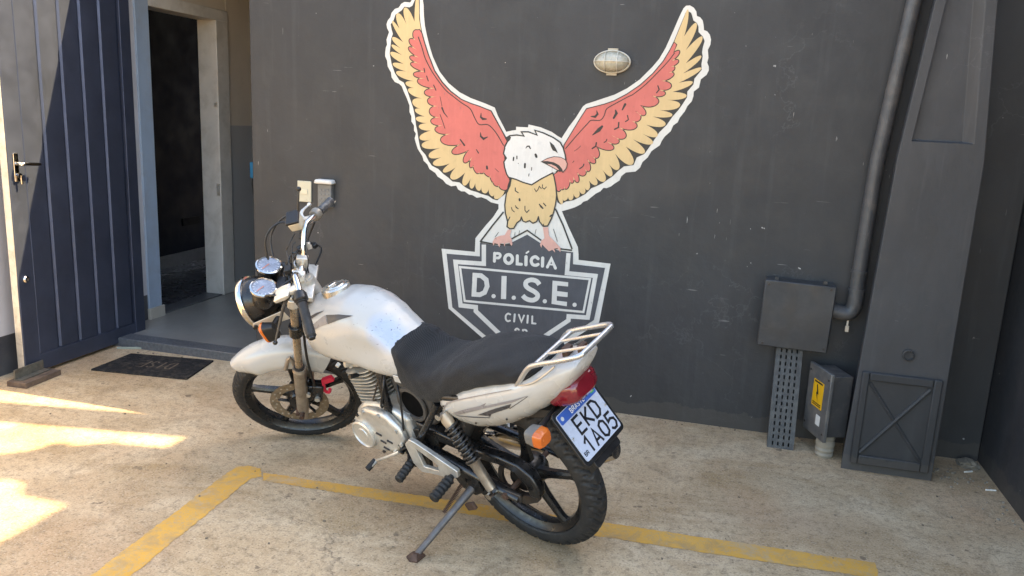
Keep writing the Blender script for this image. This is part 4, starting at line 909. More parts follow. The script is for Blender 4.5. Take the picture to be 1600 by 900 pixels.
bm = NB(); tube(bm, [RA + Vector((0, -.15, 0)), RA + Vector((0, .15, 0))], .010, 12); part("axle", bm, M_RUST, rw)

# ---- fork
def fork_pt(s, t): return Vector((1.262 - .232 * t, .098 * s, .285 + .575 * t))
fk = empty("front_fork", parent=moto)
for s in (1, -1):
    bm = NB(); tube(bm, [fork_pt(s, -.06), fork_pt(s, .02), fork_pt(s, .05), fork_pt(s, .44), fork_pt(s, .455), fork_pt(s, .475)], [.020, .024, .0265, .0265, .030, .026], 20); part("fork_slider", bm, M_FORK, fk, True)
    bm = NB(); tube(bm, [fork_pt(s, .44), fork_pt(s, 1.12)], .0165, 18); part("stanchion", bm, mk("stanchion_steel", (.42, .36, .29), .3, .9, .12, 20, dirt=(.2, .13, .08), dirt_amt=.6), fk, True)
    bm = NB(); tube(bm, [fork_pt(s, .475), fork_pt(s, .49)], .022, 16); part("dust_seal", bm, M_RUB, fk, True)
bm = NB()
for s in (1, -1): tube(bm, [fork_pt(s, .80), fork_pt(s, .89)], .027, 16)
P = fork_pt(0, .84); box(bm, P + Vector((-.02, 0, 0)), (.06, .17, .05), rotY(-R(22))); part("lower_clamp", bm, M_BLACK, fk, True, bevel=.004)
bm = NB(); P = fork_pt(0, 1.10); box(bm, P + Vector((-.035, 0, .0)), (.085, .19, .022), rotY(-R(22)))
for s in (1, -1):
    tube(bm, [fork_pt(s, 1.07), fork_pt(s, 1.14)], .025, 18); tube(bm, [fork_pt(s, 1.14), fork_pt(s, 1.155)], .014, 6)
part("upper_clamp", bm, M_ALU, fk, True, bevel=.003)
bm = NB(); tube(bm, [P + Vector((-.06, 0, -.16)), P + Vector((-.055, 0, .02))], .026, 16); tube(bm, [P + Vector((-.055, 0, .02)), P + Vector((-.054, 0, .03))], .016, 6); part("steering_stem", bm, M_ALU, fk, True)
# rusty axle bolt, caliper and red lock clip
bm = NB(); tube(bm, [fork_pt(1, .02) + Vector((0, .0, 0)), fork_pt(1, .02) + Vector((0, .05, 0))], .012, 6); part("axle_nut", bm, M_RUST, fk, True)
cp = empty("brake_caliper", parent=moto)
bm = NB(); box(bm, (1.175, .066, .365), (.075, .05, .10), rotY(-R(28))); box(bm, (1.150, .085, .385), (.05, .03, .07), rotY(-R(28))); part("caliper_body", bm, M_BLACK, cp, True, bevel=.008)
bm = NB(); tube(bm, [(1.165, .10, .35), (1.165, .112, .35)], .012, 10); tube(bm, [(1.19, .10, .39), (1.19, .112, .39)], .012, 10); part("slide_bolt", bm, M_ALU, cp, True)
bm = NB(); box(bm, (1.085, .075, .425), (.045, .018, .026), rotY(R(8))); tube(bm, [(1.105, .078, .435), (1.115, .082, .40), (1.125, .082, .365), (1.112, .082, .352), (1.10, .082, .37)], .0075, 8, 4); part("red_clip", bm, M_REDP, cp, True, bevel=.003)
bm = NB(); tube(bm, [(1.15, .09, .41), (1.12, .11, .50), (1.09, .10, .62), (1.05, .06, .74), (.98, .03, .86), (.95, -.08, 1.02)], .0055, 8, 6); part("brake_hose", bm, M_PLAS, moto, True)

# ---- front fender
def fender(name, c, Rf, a0, a1, half, drop, mat, steer, thick=.004, n=26, tipf=None):
    bm = NB(); outer = []; m_ = 14
    for layer in (0, thick):
        rows = []
        for i in range(n + 1):
            t = i / n; a = a0 + (a1 - a0) * t; w_ = half
            if tipf: w_ *= tipf(t)
            row = []
            for j in range(m_ + 1):
                s = -1 + 2 * j / m_; th = s * math.pi * .5
                yy = (w_ - layer) * math.sin(th); rr = Rf - layer - drop * (1 - math.cos(th)) ** 1.3 * (1 if not tipf else max(.35, tipf(t)))
                row.append(bm.verts.new((c[0] + rr * math.cos(a), yy, c[2] + rr * math.sin(a))))
            rows.append(row)
        for A, B_ in zip(rows, rows[1:]):
            for j in range(m_): bm.faces.new((A[j], A[j + 1], B_[j + 1], B_[j]) if layer == 0 else (A[j], B_[j], B_[j + 1], A[j + 1]))
        outer.append(rows)
    A, B_ = outer
    for i in range(n):
        bm.faces.new((A[i][0], A[i + 1][0], B_[i + 1][0], B_[i][0])); bm.faces.new((A[i][m_], B_[i][m_], B_[i + 1][m_], A[i + 1][m_]))
    for j in range(m_):
        bm.faces.new((A[0][j], B_[0][j], B_[0][j + 1], A[0][j + 1])); bm.faces.new((A[n][j], A[n][j + 1], B_[n][j + 1], B_[n][j]))
    return part(name, bm, mat, moto, steer, angle=60)
ff = fender("front_fender", FA, .347, R(57), R(138), .073, .098, M_WPAINT, True, tipf=lambda t: min(1, .50 + 2.4 * t) if t < .21 else 1)
bm = NB(); tube(bm, [fork_pt(1, .40) + Vector((.012, -.014, 0)), fork_pt(1, .52) + Vector((.035, -.022, .02)), fork_pt(1, .40) + Vector((.055, -.02, .03))], .008, 8, 4); part("fender_stay", bm, M_FORK, ff, True)

# ---- headlight
hl = empty("headlight", parent=moto); HC = Vector((1.185, 0, .885)); HD = Vector((1, 0, -.10)).normalized()
bm = NB(); lathe(bm, [(.001, -.11), (.04, -.105), (.075, -.075), (.092, -.03), (.097, .0), (.097, .012)], HC, HD, 44); part("bucket", bm, M_BLACK, hl, True)
bm = NB(); lathe(bm, [(.097, .010), (.104, .012), (.107, .022), (.104, .034), (.094, .040), (.090, .034)], HC, HD, 48, caps=False); part("chrome_rim", bm, M_CHROME, hl, True)
bm = NB(); lathe(bm, [(.093, .030), (.07, .050), (.04, .060), (.001, .064)], HC, HD, 44); part("lens", bm, M_LENS, hl, True)
for s in (1, -1):
    bm = NB(); prism(bm, [(1.06, .895), (1.20, .865), (1.21, .845), (1.195, .83), (1.05, .845)], .1 * s + (.004 if s > 0 else -.008), .1 * s + (.008 if s > 0 else -.004)); part("bracket", bm, mk("bracket_alu", (.50, .45, .38), .45, .4, .1, 12), hl, True, bevel=.002)
    bm = NB(); tube(bm, [(1.195, .098 * s, .848), (1.195, .118 * s, .848)], .009, 8); part("bracket_bolt", bm, M_BLACK, hl, True)
# ---- gauges
GD = Vector((-.46, 0, .89)).normalized()
M_DIAL = mk("dial_face", (.20, .22, .27), .3, 0, .35, 30, coat=.35)
M_NEEDLE = mk("dial_orange", (.55, .16, .08), .3)
for s, nm in ((1, "speedometer"), (-1, "tachometer")):
    ge = empty(nm, parent=moto); c = Vector((1.098, .063 * s, .99))
    bm = NB(); lathe(bm, [(.001, -.085), (.034, -.083), (.041, -.07), (.046, -.01), (.047, .0)], c, GD, 36); part("housing", bm, M_BLACK, ge, True)
    bm = NB(); lathe(bm, [(.047, -.004), (.051, -.002), (.051, .006), (.045, .009), (.043, .004)], c, GD, 40, caps=False); part("bezel", bm, M_CHROME, ge, True)
    bm = NB(); lathe(bm, [(.044, .003), (.001, .0035)], c, GD, 40, caps=False); part("dial", bm, M_DIAL, ge, True)
    q_ = Vector((0, 0, 1)).rotation_difference(GD); bm = NB()
    for k in range(13):
        a = R(-130) + R(260) * k / 12; r0, r1 = .033, .040
        pts = [Vector((r0 * math.sin(a - .03), r0 * math.cos(a - .03), .0045)), Vector((r1 * math.sin(a - .03), r1 * math.cos(a - .03), .0045)), Vector((r1 * math.sin(a + .03), r1 * math.cos(a + .03), .0045)), Vector((r0 * math.sin(a + .03), r0 * math.cos(a + .03), .0045))]
        bm.faces.new([bm.verts.new(c + q_ @ p) for p in pts])
    part("tick_marks", bm, mk("dial_white", (.7, .7, .7), .3), ge, True, smooth=False)
    bm = NB(); bm.faces.new([bm.verts.new(c + q_ @ Vector(p)) for p in ((-.002, -.006, .006), (.002, -.006, .006), (.022, .026, .006), (.020, .028, .006))]); part("needle", bm, M_NEEDLE, ge, True, smooth=False)
bm = NB(); box(bm, (1.065, 0, .930), (.04, .08, .03), rotY(-R(27))); part("gauge_bracket", bm, M_PLAS, moto, True, bevel=.006)

# ---- handlebar
hb = empty("handlebar", parent=moto)
half = [(.955, .0, .985), (.952, .045, .985), (.935, .085, 1.03), (.915, .14, 1.075), (.90, .19, 1.068), (.888, .25, 1.045), (.86, .374, .995)]
bm = NB(); tube(bm, [(x, -y, z) for x, y, z in half[:0:-1]] + half, .0112, 14, 5); part("bar", bm, M_CHROME, hb, True)
bm = NB()
for s in (1, -1): box(bm, (.955, .045 * s, .985), (.045, .026, .05), rotY(-R(22)))
part("bar_clamp", bm, M_ALU, hb, True, bevel=.004)
for s in (1, -1):
    a = Vector((.888, .255 * s, 1.043)); b = Vector((.857, .385, .990)) if s > 0 else Vector((.862, -.358, 1.012)); d = (b - a)
    bm = NB(); pts = [a, a + d * .02] + [a + d * (.03 + .93 * k / 20) for k in range(21)] + [b]
    tube(bm, pts, [.021, .021] + [.0168, .0178] * 10 + [.0165, .0185, .015], 16); part("grip", bm, M_RUB if s > 0 else mk("scuffed_grip", (.07, .07, .07), .45, .2, .3, 40, dirt=(.25, .24, .22), dirt_amt=.7), hb, True)
    bm = NB(); tube(bm, [b, b + d * .05], [.013, .012], 14); part("bar_end", bm, M_PLAS, hb, True)
    a2 = Vector((.897, .215 * s, 1.058)); bm = NB(); tube(bm, [a2, a2 + d * .08, a2 + d * .24, a2 + d * .28], [.019, .025, .026, .02], 16); part("switch_housing", bm, M_PLAS if s > 0 else mk("worn_switch_grey", (.20, .18, .15), .4, .3, .3, 20), hb, True)
    # levers
    if s > 0: lp = [(.925, .20, 1.055), (.965, .225, 1.03), (.995, .25, .99), (1.02, .275, .955), (1.043, .30, .923)]
    else: lp = [(.925, -.195, 1.06), (.948, -.225, 1.066), (.950, -.255, 1.066), (.942, -.28, 1.062), (.930, -.304, 1.056)]
    bm = NB(); tube(bm, lp, [.0075, .009, .008, .0065, .006], 10, 5, flat=.65); bmesh.ops.create_icosphere(bm, subdivisions=2, radius=.0095, matrix=Matrix.Translation(lp[-1])); part("lever", bm, M_PLAS if s > 0 else M_ALU, hb, True)
    bm = NB(); tube(bm, [(.905, .195 * s, 1.062), (.935, .20 * s, 1.058)], .016, 12); part("lever_perch", bm, M_ALU, hb, True)
bm = NB(); box(bm, (.948, -.155, 1.095), (.05, .06, .045), Matrix.Rotation(R(-12), 3, 'X')); rs = part("brake_reservoir", bm, mk("reservoir_cream", (.50, .44, .33), .45, .1, .15, 14), hb, True, bevel=.008)
bm = NB(); box(bm, (.948, -.150, 1.122), (.054, .064, .012), Matrix.Rotation(R(-12), 3, 'X')); part("reservoir_cap", bm, M_PLAS, rs, True, bevel=.003)
bm = NB(); tube(bm, [(.938, -.155, 1.085), (.930, -.165, 1.115), (.912, -.19, 1.16), (.897, -.215, 1.195)], .0045, 8, 4); bmesh.ops.create_icosphere(bm, subdivisions=2, radius=.010, matrix=Matrix.Translation((.896, -.217, 1.197))); part("mirror_stem", bm, M_PLAS, hb, True)
bm = NB(); prism(bm, [(.93, 1.075), (.965, 1.07), (.995, 1.06), (.99, 1.045), (.95, 1.05), (.93, 1.06)], .17, .235); part("clutch_perch", bm, M_ALU, hb, True, bevel=.005)
# cables
for P in ([(.95, .22, 1.05), (1.0, .20, 1.06), (1.06, .15, 1.02), (1.07, .09, .93), (1.0, .06, .82)], [(.95, -.16, 1.07), (1.02, -.17, 1.10), (1.09, -.13, 1.06), (1.10, -.06, .93), (1.03, .02, .83)], [(.93, -.19, 1.055), (1.01, -.23, 1.08), (1.10, -.20, 1.02), (1.10, -.09, .92)], [(.90, -.20, 1.04), (.95, -.16, .99), (.98, -.12, .95), (.97, -.06, .88)], [(.90, .20, 1.035), (.96, .15, .97), (1.0, .09, .93), (.98, .04, .85)], [(.96, .05, 1.0), (1.02, .10, 1.0), (1.04, .12, .95), (1.02, .09, .88)], [(.96, -.08, 1.02), (.93, -.13, 1.0), (.90, -.13, .96), (.93, -.07, .93)]):
    bm = NB(); tube(bm, P, .0042, 7, 6); part("cable", bm, M_PLAS, hb, True)
bm = NB(); lathe(bm, [(.001, 0), (.017, 0), (.017, .022), (.012, .026), (.001, .026)], (.985, 0, .965), GD, 20); part("ignition_lock", bm, M_CHROME, hb, True)
M_CREAMP = mk("connector_cream", (.5, .46, .38), .5)
for c, sz, rz, mt_ in (((.965, -.105, 1.005), (.03, .018, .022), .4, M_PLAS), ((.940, -.125, 1.045), (.022, .03, .018), -.3, M_PLAS), ((.985, -.075, .955), (.03, .035, .03), .2, M_PLAS), ((1.0, .085, .965), (.03, .02, .03), .7, M_PLAS), ((.925, -.10, 1.01), (.018, .014, .03), .1, M_ALU), ((.915, -.125, .985), (.02, .02, .016), .8, M_PLAS), ((1.01, -.02, .985), (.03, .05, .02), .1, M_PLAS), ((.935, .075, 1.0), (.02, .03, .02), .3, M_CREAMP)):
    bm = NB(); box(bm, c, sz, Matrix.Rotation(rz, 3, 'Z') @ Matrix.Rotation(rz * 1.7, 3, 'X')); part("wire_connector", bm, mt_, hb, True, bevel=.003)
for k in range(12):
    a = Vector((random.uniform(.93, 1.0), random.uniform(-.15, -.05), random.uniform(.96, 1.06))); b = Vector((random.uniform(.95, 1.05), random.uniform(-.10, .08), random.uniform(.88, .97)))
    mdl = a.lerp(b, .5) + Vector((random.uniform(-.05, .04), random.uniform(-.05, .03), random.uniform(-.02, .05)))
    bm = NB(); tube(bm, [a, a.lerp(mdl, .5) + Vector((0, random.uniform(-.02, .02), .01)), mdl, b], random.uniform(.002, .0036), 6, 5); part("cable", bm, M_PLAS if k % 4 else M_BLACK, hb, True)
for k in range(5):
    bm = NB(); P = [(.935, .19 + .006 * k, 1.05), (.98, .16 - .012 * k, 1.03 - .01 * k), (1.0 + .01 * k, .10, .97 - .012 * k), (.985, .05, .90), (.96, .02, .84)]; tube(bm, P, .0032, 6, 5); part("cable", bm, M_PLAS, hb, True)
# front indicators
for s in (1, -1):
    ti = empty("turn_signal", parent=moto)
    bm = NB(); tube(bm, [(1.09, .10 * s, .865), (1.105, .15 * s, .868)], .011, 10); part("stalk", bm, M_PLAS, ti, True)
    c = Vector((1.118, .17 * s, .862))
    bm = NB(); secs = [[c + Vector((xx, w_ * sup(math.cos(a), 0, 3)[0], h_ * sup(0, math.sin(a), 3)[1])) for a in [2 * math.pi * k / 24 for k in range(24)]] for xx, w_, h_ in ((-.032, .012, .020), (-.026, .020, .036), (.012, .026, .044))]; loft(bm, secs); part("lamp_body", bm, M_PLAS, ti, True)
    bm = NB(); secs = [[c + Vector((xx, w_ * sup(math.cos(a), 0, 3)[0], h_ * sup(0, math.sin(a), 3)[1])) for a in [2 * math.pi * k / 24 for k in range(24)]] for xx, w_, h_ in ((.0125, .027, .045), (.022, .026, .044), (.028, .020, .038))]; loft(bm, secs); part("lamp_lens", bm, M_AMBER, ti, True)

# ---- tank
TK = [(1.005, .030, .795, .735), (.995, .055, .818, .705), (.975, .085, .840, .668), (.94, .115, .857, .640), (.90, .134, .871, .630), (.84, .146, .887, .627), (.76, .150, .905, .630), (.69, .148, .914, .632), (.62, .142, .908, .626), (.56, .134, .883, .620), (.51, .126, .846, .622), (.46, .120, .806, .630), (.42, .112, .778, .642), (.395, .095, .765, .66)]
bm = NB(); secs = []; NS = 44
xs = [1.005 - (1.005 - .395) * k / 46 for k in range(47)]
for x in xs:
    hw, zt, zb = interp(TK, x); zc = zb + (zt - zb) * .40; s = []
    for k in range(NS):
        a = 2 * math.pi * k / NS; cy, sz = math.cos(a), math.sin(a)
        if sz >= 0: y_, z_ = sup(cy, sz, 2.3); y = hw * y_; z = zc + (zt - zc) * z_
        else: y_, z_ = sup(cy, sz, 3.4); y = hw * y_ * (1 - .10 * abs(z_)); z = zc + (zc - zb) * z_
        dent = .16 * math.exp(-((x - .57) / .10) ** 2) * math.exp(-((z - (.745)) / .055) ** 2) - .05 * math.exp(-((x - .82) / .1) ** 2) * math.exp(-((z - .80) / .05) ** 2)
        y *= 1 - dent
        s.append(Vector((x, y, z)))
    secs.append(s)
loft(bm, secs); 
bmesh.ops.recalc_face_normals(bm, faces=bm.faces); bm.normal_update(); tank_bvh = BVHTree.FromBMesh(bm)
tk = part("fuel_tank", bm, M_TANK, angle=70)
cc = Vector((.812, 0, .905)); cd = Vector((-.22, 0, 1)).normalized() * 1.0; cd = Vector((.12, 0, 1)).normalized()
bm = NB(); lathe(bm, [(.056, -.03), (.056, .004), (.050, .009), (.040, .010), (.036, .014), (.012, .016), (.001, .016)], cc, cd, 40); fc = part("filler_cap", bm, mk("polished_cap", (.60, .57, .50), .26, .9, .08, 18), tk)
bm = NB(); q_ = Vector((0, 0, 1)).rotation_difference(cd); box(bm, cc + q_ @ Vector((0, .012, .018)), (.016, .036, .008), q_.to_matrix()); part("key_flap", bm, M_CHROME, fc, bevel=.003)
def decal(name, polys, mat, bvh, parent, off=.0022, cuts=6):
    bm = NB()
    for P in polys:
        P = [Vector(p) for p in P]; B_ = []
        for i in range(len(P)):
            a, b = P[i], P[(i + 1) % len(P)]; k = max(1, int((b - a).length / 1.2)); B_ += [a.lerp(b, t / k) for t in range(k)]
        x0, x1 = min(p.x for p in B_), max(p.x for p in B_); y0, y1 = min(p.y for p in B_), max(p.y for p in B_)
        G = [Vector((x0 + 1.2 * u, y0 + 1.2 * v)) for u in range(int((x1 - x0) / 1.2) + 1) for v in range(int((y1 - y0) / 1.2) + 1)]
        V, _, F, _, _, _ = delaunay_2d_cdt(B_ + G, [], [list(range(len(B_)))], 1, 1e-5)
        vv = [bm.verts.new((v.x, v.y, 0)) for v in V]
        for f in F: bm.faces.new([vv[i] for i in f])
        for v in vv:
            if not v.link_faces: bm.verts.remove(v)
    o_ = MWI @ CAM; bad = []
    for v in bm.verts:
        d = (MWI.to_3x3() @ ray(v.co.x, v.co.y)).normalized()
        h, n, i, dist = bvh.ray_cast(o_, d)
        if h is None: bad.append(v); continue
        if n.dot(d) > 0: n = -n
        v.co = h + n * off if n.length > .5 else h - d * off * 2
    if bad: bmesh.ops.delete(bm, geom=bad, context='VERTS')
    return part(name, bm, mat, parent)
decal("stripe_decal", [[(510, 492.4), (530, 491.5), (552, 493.6), (530, 500), (513, 506.5)]], M_DECAL, tank_bvh, tk)
decal("stripe_decal", [[(480, 517), (492, 505), (505, 494.5), (509, 493), (512, 506), (498, 512), (487, 518.5)]], M_DECAL2, tank_bvh, tk)
decal("stripe_decal", [[(486, 494), (495, 489), (507, 485.6), (497, 491.5), (488, 498)]], M_DECAL, tank_bvh, tk)
decal("stripe_decal", [[(462, 513), (468, 509), (472, 506), (470, 512), (465, 514)]], M_DECAL, tank_bvh, tk)
decal("tank_scuff", [[(497, 558), (505, 560), (516, 561.5), (517, 564), (505, 563)]], M_DECAL2, tank_bvh, tk)
# tank badge / fuel tap lug
bm = NB(); tube(bm, [(.73, .14, .665), (.73, .155, .66)], .008, 8); part("tank_bolt", bm, M_ALU, tk)
bm = NB(); box(bm, (.43, .115, .66), (.06, .006, .03), rotY(R(6))); part("rear_tab", bm, M_WPAINT, tk, bevel=.003)

# ---- seat
SEAT = [(.470, .070, .795, .735), (.456, .100, .796, .67), (.42, .124, .784, .615), (.37, .131, .752, .598), (.32, .135, .738, .592), (.26, .139, .742, .600), (.21, .140, .762, .625), (.16, .140, .793, .662), (.10, .138, .820, .70), (.03, .134, .838, .735), (-.05, .128, .849, .768), (-.12, .118, .856, .79), (-.17, .100, .858, .81), (-.20, .070, .852, .828)]
bm = NB(); secs = []; xs = [.470 - (.670) * k / 50 for k in range(51)]
for x in xs:
    hw, zt, zb = interp(SEAT, x); zc = (zt + zb) / 2 - .01; s = []
    for k in range(40):
        a = 2 * math.pi * k / 40; y_, z_ = sup(math.cos(a), math.sin(a), 3.2 if math.sin(a) > 0 else 4)
        wob = .0022 * math.sin(x * 41 + k * .9) + .0016 * math.sin(x * 83 - k * 1.7)
        s.append(Vector((x, (hw + wob) * y_ * (1.0 if z_ > 0 else 1 - .04 * abs(z_)), zc + (zt - zc if z_ > 0 else zc - zb) * z_ + wob * .6)))
    secs.append(s)
loft(bm, secs); st_ = part("seat", bm, M_WEAVE, angle=80)

# ---- tail cowl
COWL = [(.240, .108, .635, .585), (.230, .128, .660, .566), (.20, .138, .678, .545), (.15, .145, .706, .532), (.09, .148, .740, .532), (.02, .147, .770, .556), (-.05, .143, .795, .592), (-.12, .134, .818, .636), (-.18, .120, .842, .684), (-.24, .102, .866, .736), (-.285, .088, .884, .788), (-.315, .076, .893, .836), (-.328, .060, .890, .862)]
bm = NB(); secs = []; xs = [.240 - .568 * k / 48 for k in range(49)]
for x in xs:
    hw, zt, zb = interp(COWL, x); zc = zb + (zt - zb) * .58; s = []
    for k in range(40):
        a = 2 * math.pi * k / 40; y_, z_ = sup(math.cos(a), math.sin(a), 3.0)
        s.append(Vector((x, hw * y_ * (1 - (.13 * abs(z_) if z_ < 0 else .04 * z_)), zc + (zt - zc if z_ > 0 else zc - zb) * z_)))
    secs.append(s)
loft(bm, secs); bmesh.ops.recalc_face_normals(bm, faces=bm.faces); bm.normal_update(); cowl_bvh = BVHTree.FromBMesh(bm); cw_ = part("tail_cowl", bm, M_WPAINT, angle=60)
def q4(X, Y): return (560 + X / 5, 560 + Y / 5)
decal("arrow_decal", [[q4(*p) for p in ((735, 428), (800, 405), (950, 370), (1000, 345), (985, 372), (1200, 325), (1325, 290), (1200, 345), (960, 395), (790, 436))]], M_DECAL2, cowl_bvh, cw_, cuts=5)
decal("arrow_decal", [[q4(*p) for p in ((930, 440), (1060, 392), (1196, 353), (1180, 385), (1040, 432), (1030, 455), (1015, 446))]], M_DECAL, cowl_bvh, cw_, cuts=5)
decal("arrow_outline", [[q4(*p) for p in ((735, 430), (800, 447), (930, 455), (1030, 458), (1030, 463), (900, 460), (790, 450))]], M_DECAL, cowl_bvh, cw_)
decal("arrow_outline", [[q4(*p) for p in ((1180, 388), (1325, 292), (1325, 296), (1185, 392))]], M_DECAL, cowl_bvh, cw_, cuts=5)
decal("panel_groove", [[q4(*p) for p in ((664, 392), (692, 346), (760, 325), (1000, 276), (1200, 240), (1200, 247), (1000, 284), (760, 334), (698, 354), (670, 396))]], M_DECAL2, cowl_bvh, cw_)
for X, Y in ((668, 372), (920, 500), (1160, 470)):
    decal("panel_bolt", [disc(q4(X, Y), 1.6, n=10)], M_STEEL, cowl_bvh, cw_, off=.003)
# ---- tail light
tl = empty("tail_light", parent=moto)
def tsec(x, zc, hw, hh, n=28, e=3.2): return [Vector((x + .28 * hh * sup(0, math.sin(a), e)[1], hw * sup(math.cos(a), 0, e)[0], zc + hh * sup(0, math.sin(a), e)[1])) for a in [2 * math.pi * k / n for k in range(n)]]
bm = NB(); loft(bm, [tsec(-.215, .742, .074, .040), tsec(-.25, .756, .077, .043), tsec(-.282, .769, .075, .042), tsec(-.303, .778, .066, .036), tsec(-.314, .783, .048, .025)]); part("red_lens", bm, M_REDL, tl)
bm = NB(); loft(bm, [tsec(-.20, .742, .066, .036), tsec(-.226, .754, .070, .038)]); part("lamp_base", bm, M_PLAS, tl)
# ---- rear fender and plate
bm = NB(); secs = []
for x, z, w_ in ((.05, .60, .06), (-.06, .635, .066), (-.16, .675, .068), (-.235, .695, .066), (-.27, .655, .062), (-.30, .59, .058), (-.325, .53, .054), (-.335, .49, .05)):
    secs.append([Vector((x + dx, s * w_, z + dz)) for s, dx, dz in ((-1, .02, -.03), (-.9, 0, 0), (-.4, -.004, .012), (.4, -.004, .012), (.9, 0, 0), (1, .02, -.03), (.85, .024, -.03), (0, .006, .004), (-.85, .024, -.03))])
loft(bm, secs); part("rear_fender", bm, M_PLAS, angle=50)
PT = Vector((-.2510, 0, .7020)); tl_ = .60946; PZ = Vector((math.sin(tl_), 0, math.cos(tl_))); PYv = Vector((0, -1, 0)); PN = Vector((-math.cos(tl_), 0, math.sin(tl_)))
def pp_(u, v, n=0): return PT + PYv * (u - .1) + PZ * (-v) + PN * n      # u: 0..0.2 left->right, v: 0..0.17 down
def rrect(u0, v0, u1, v1, r, n, seg=5):
    out = []
    for cu, cv, a0 in ((u1 - r, v0 + r, -90), (u1 - r, v1 - r, 0), (u0 + r, v1 - r, 90), (u0 + r, v0 + r, 180)):
        for k in range(seg + 1): a = R(a0 + 90 * k / seg); out.append(pp_(cu + r * math.cos(a), cv + r * math.sin(a), n))
    return out
def slab(bm, u0, v0, u1, v1, r, n0, n1): loft(bm, [rrect(u0, v0, u1, v1, r, n0), rrect(u0, v0, u1, v1, r, n1)])
lpz = empty("license_plate", parent=moto)
bm = NB(); slab(bm, -.012, -.012, .212, .186, .018, -.014, -.003); slab(bm, .03, .178, .17, .215, .012, -.03, -.0145); part("plate_holder", bm, M_PLAS, lpz, bevel=.002)
bm = NB(); slab(bm, 0, 0, .2, .17, .008, -.0028, 0); plt = part("plate", bm, M_PLATE, lpz)
def flat(bm, P): 
    try: bm.faces.new([bm.verts.new(p) for p in P])
    except ValueError: pass
bm = NB(); flat(bm, rrect(.002, .002, .198, .034, .006, .0006)); part("blue_band", bm, M_PBLUE, plt, smooth=False)
def plate_text(txt, u0, v0, w_, h_, gap, sw, n, name, mat):
    bm = NB(); u = u0
    for chh in txt:
        for stp in GLY[chh]:
            P = [(u + w_ * x, v0 + h_ * (1 - y)) for x, y in stp]
            closed = stp[0] == stp[-1]
            for q_ in ribbon(P[:-1] if closed else P, sw, closed=closed, cap=False): flat(bm, [pp_(p[0], p[1], n) for p in q_])
        u += w_ + gap
    return part(name, bm, mat, plt, smooth=False)
plate_text("EKD", .046, .042, .031, .053, .0135, .0085, .0007, "plate_letters", M_PBLK)
plate_text("1A05", .030, .108, .031, .053, .0125, .0085, .0007, "plate_letters", M_PBLK)
M_PWH = mk("plate_band_white", (.75, .75, .75), .4)
plate_text("BRASIL", .062, .011, .0085, .015, .0045, .0024, .0012, "country_name", M_PWH)
plate_text("BR", .008, .142, .0075, .012, .0035, .0025, .0007, "country_code", M_PBLK)
bm = NB(); flat(bm, rrect(.172, .009, .192, .027, .003, .0012)); part("flag_emblem", bm, M_PGRN, plt, smooth=False)
bm = NB(); flat(bm, [pp_(.182 + .007 * math.cos(a), .018 + .006 * math.sin(a), .0016) for a in (0, R(90), R(180), R(270))]); part("flag_rhomb", bm, mk("plate_flag_yellow", (.6, .45, .04), .4), plt, smooth=False)
bm = NB(); flat(bm, [pp_(.018 + .007 * math.cos(R(30 * k)), .018 + .007 * math.sin(R(30 * k)), .0012) for k in range(12)]); part("union_emblem", bm, mk("plate_emblem_grey", (.45, .48, .50), .4), plt, smooth=False)
for u, v in ((.006, .085), (.194, .085)):
    bm = NB(); lathe(bm, [(.004, 0), (.004, .003), (.001, .0035)], pp_(u, v), PN, 10); part("plate_screw", bm, M_ALU, plt)
# ---- rear turn signals
for s in (1, -1):
    ti = empty("turn_signal", parent=moto); c = Vector((-.235, .185, .69)) if s > 0 else Vector((-.16, -.135, .64)); dn = Vector((-.95, 0, -.05)).normalized()
    bm = NB(); tube(bm, [(c.x + .02, .05 * s, c.z), (c.x + .01, c.y - .035 * s, c.z)], .010, 10); part("stalk", bm, M_PLAS, ti)
    def isec(xx, w_, h_): return [c + Vector((xx, w_ * sup(math.cos(a), 0, 4)[0], h_ * sup(0, math.sin(a), 4)[1])) for a in [2 * math.pi * k / 24 for k in range(24)]]
    bm = NB(); loft(bm, [isec(.030, .018, .016), isec(.021, .028, .024), isec(-.010, .031, .027)]); part("lamp_body", bm, M_GREY, ti)
    bm = NB(); loft(bm, [isec(-.0105, .031, .027), isec(-.030, .030, .026), isec(-.038, .024, .021)]); part("lamp_lens", bm, M_AMBER, ti)
# ---- luggage rack
rk = empty("luggage_rack", (0, 0, -.014), parent=moto)
M_RACK = mk("rack_chrome", (.50, .49, .47), .32, .75, .06, 14, dirt=(.34, .26, .19), dirt_amt=.2)
loop = []
for s in (1, -1):
    side = [(-.112, .108 * s, .785), (-.142, .108 * s, .828), (-.180, .105 * s, .880), (-.212, .103 * s, .902), (-.29, .102 * s, .934), (-.348, .098 * s, .958)]
    loop.append(side)
path = loop[0] + [(-.370, .085, .966), (-.375, .06, .968), (-.375, -.06, .968), (-.370, -.085, .966)] + loop[1][::-1]
bm = NB(); tube(bm, path, .0082, 14, 5); part("rack_loop", bm, M_RACK, rk)
bm = NB(); tube(bm, [(-.205, .103, .897), (-.205, -.103, .897)], .0072, 12); part("front_bar", bm, M_RACK, rk)
for yy in (-.038, .036):
    bm = NB(); tube(bm, [(-.205, yy, .897), (-.235, yy, .911), (-.375, yy, .968)], .0050, 10); part("slat_bar", bm, M_RACK, rk)
bm = NB(); span(bm, (-.27, -.016, .865), (-.25, .016, .918)); span(bm, (-.325, -.016, .88), (-.31, .016, .94)); part("support_lug", bm, M_RUST, rk)
for s in (1, -1):
    bm = NB(); tube(bm, [(-.115, .112 * s, .80), (-.19, .112 * s, .835), (-.235, .104 * s, .868), (-.275, .09 * s, .905)], .0035, 8, 4); part("brace_wire", bm, M_RACK, rk)

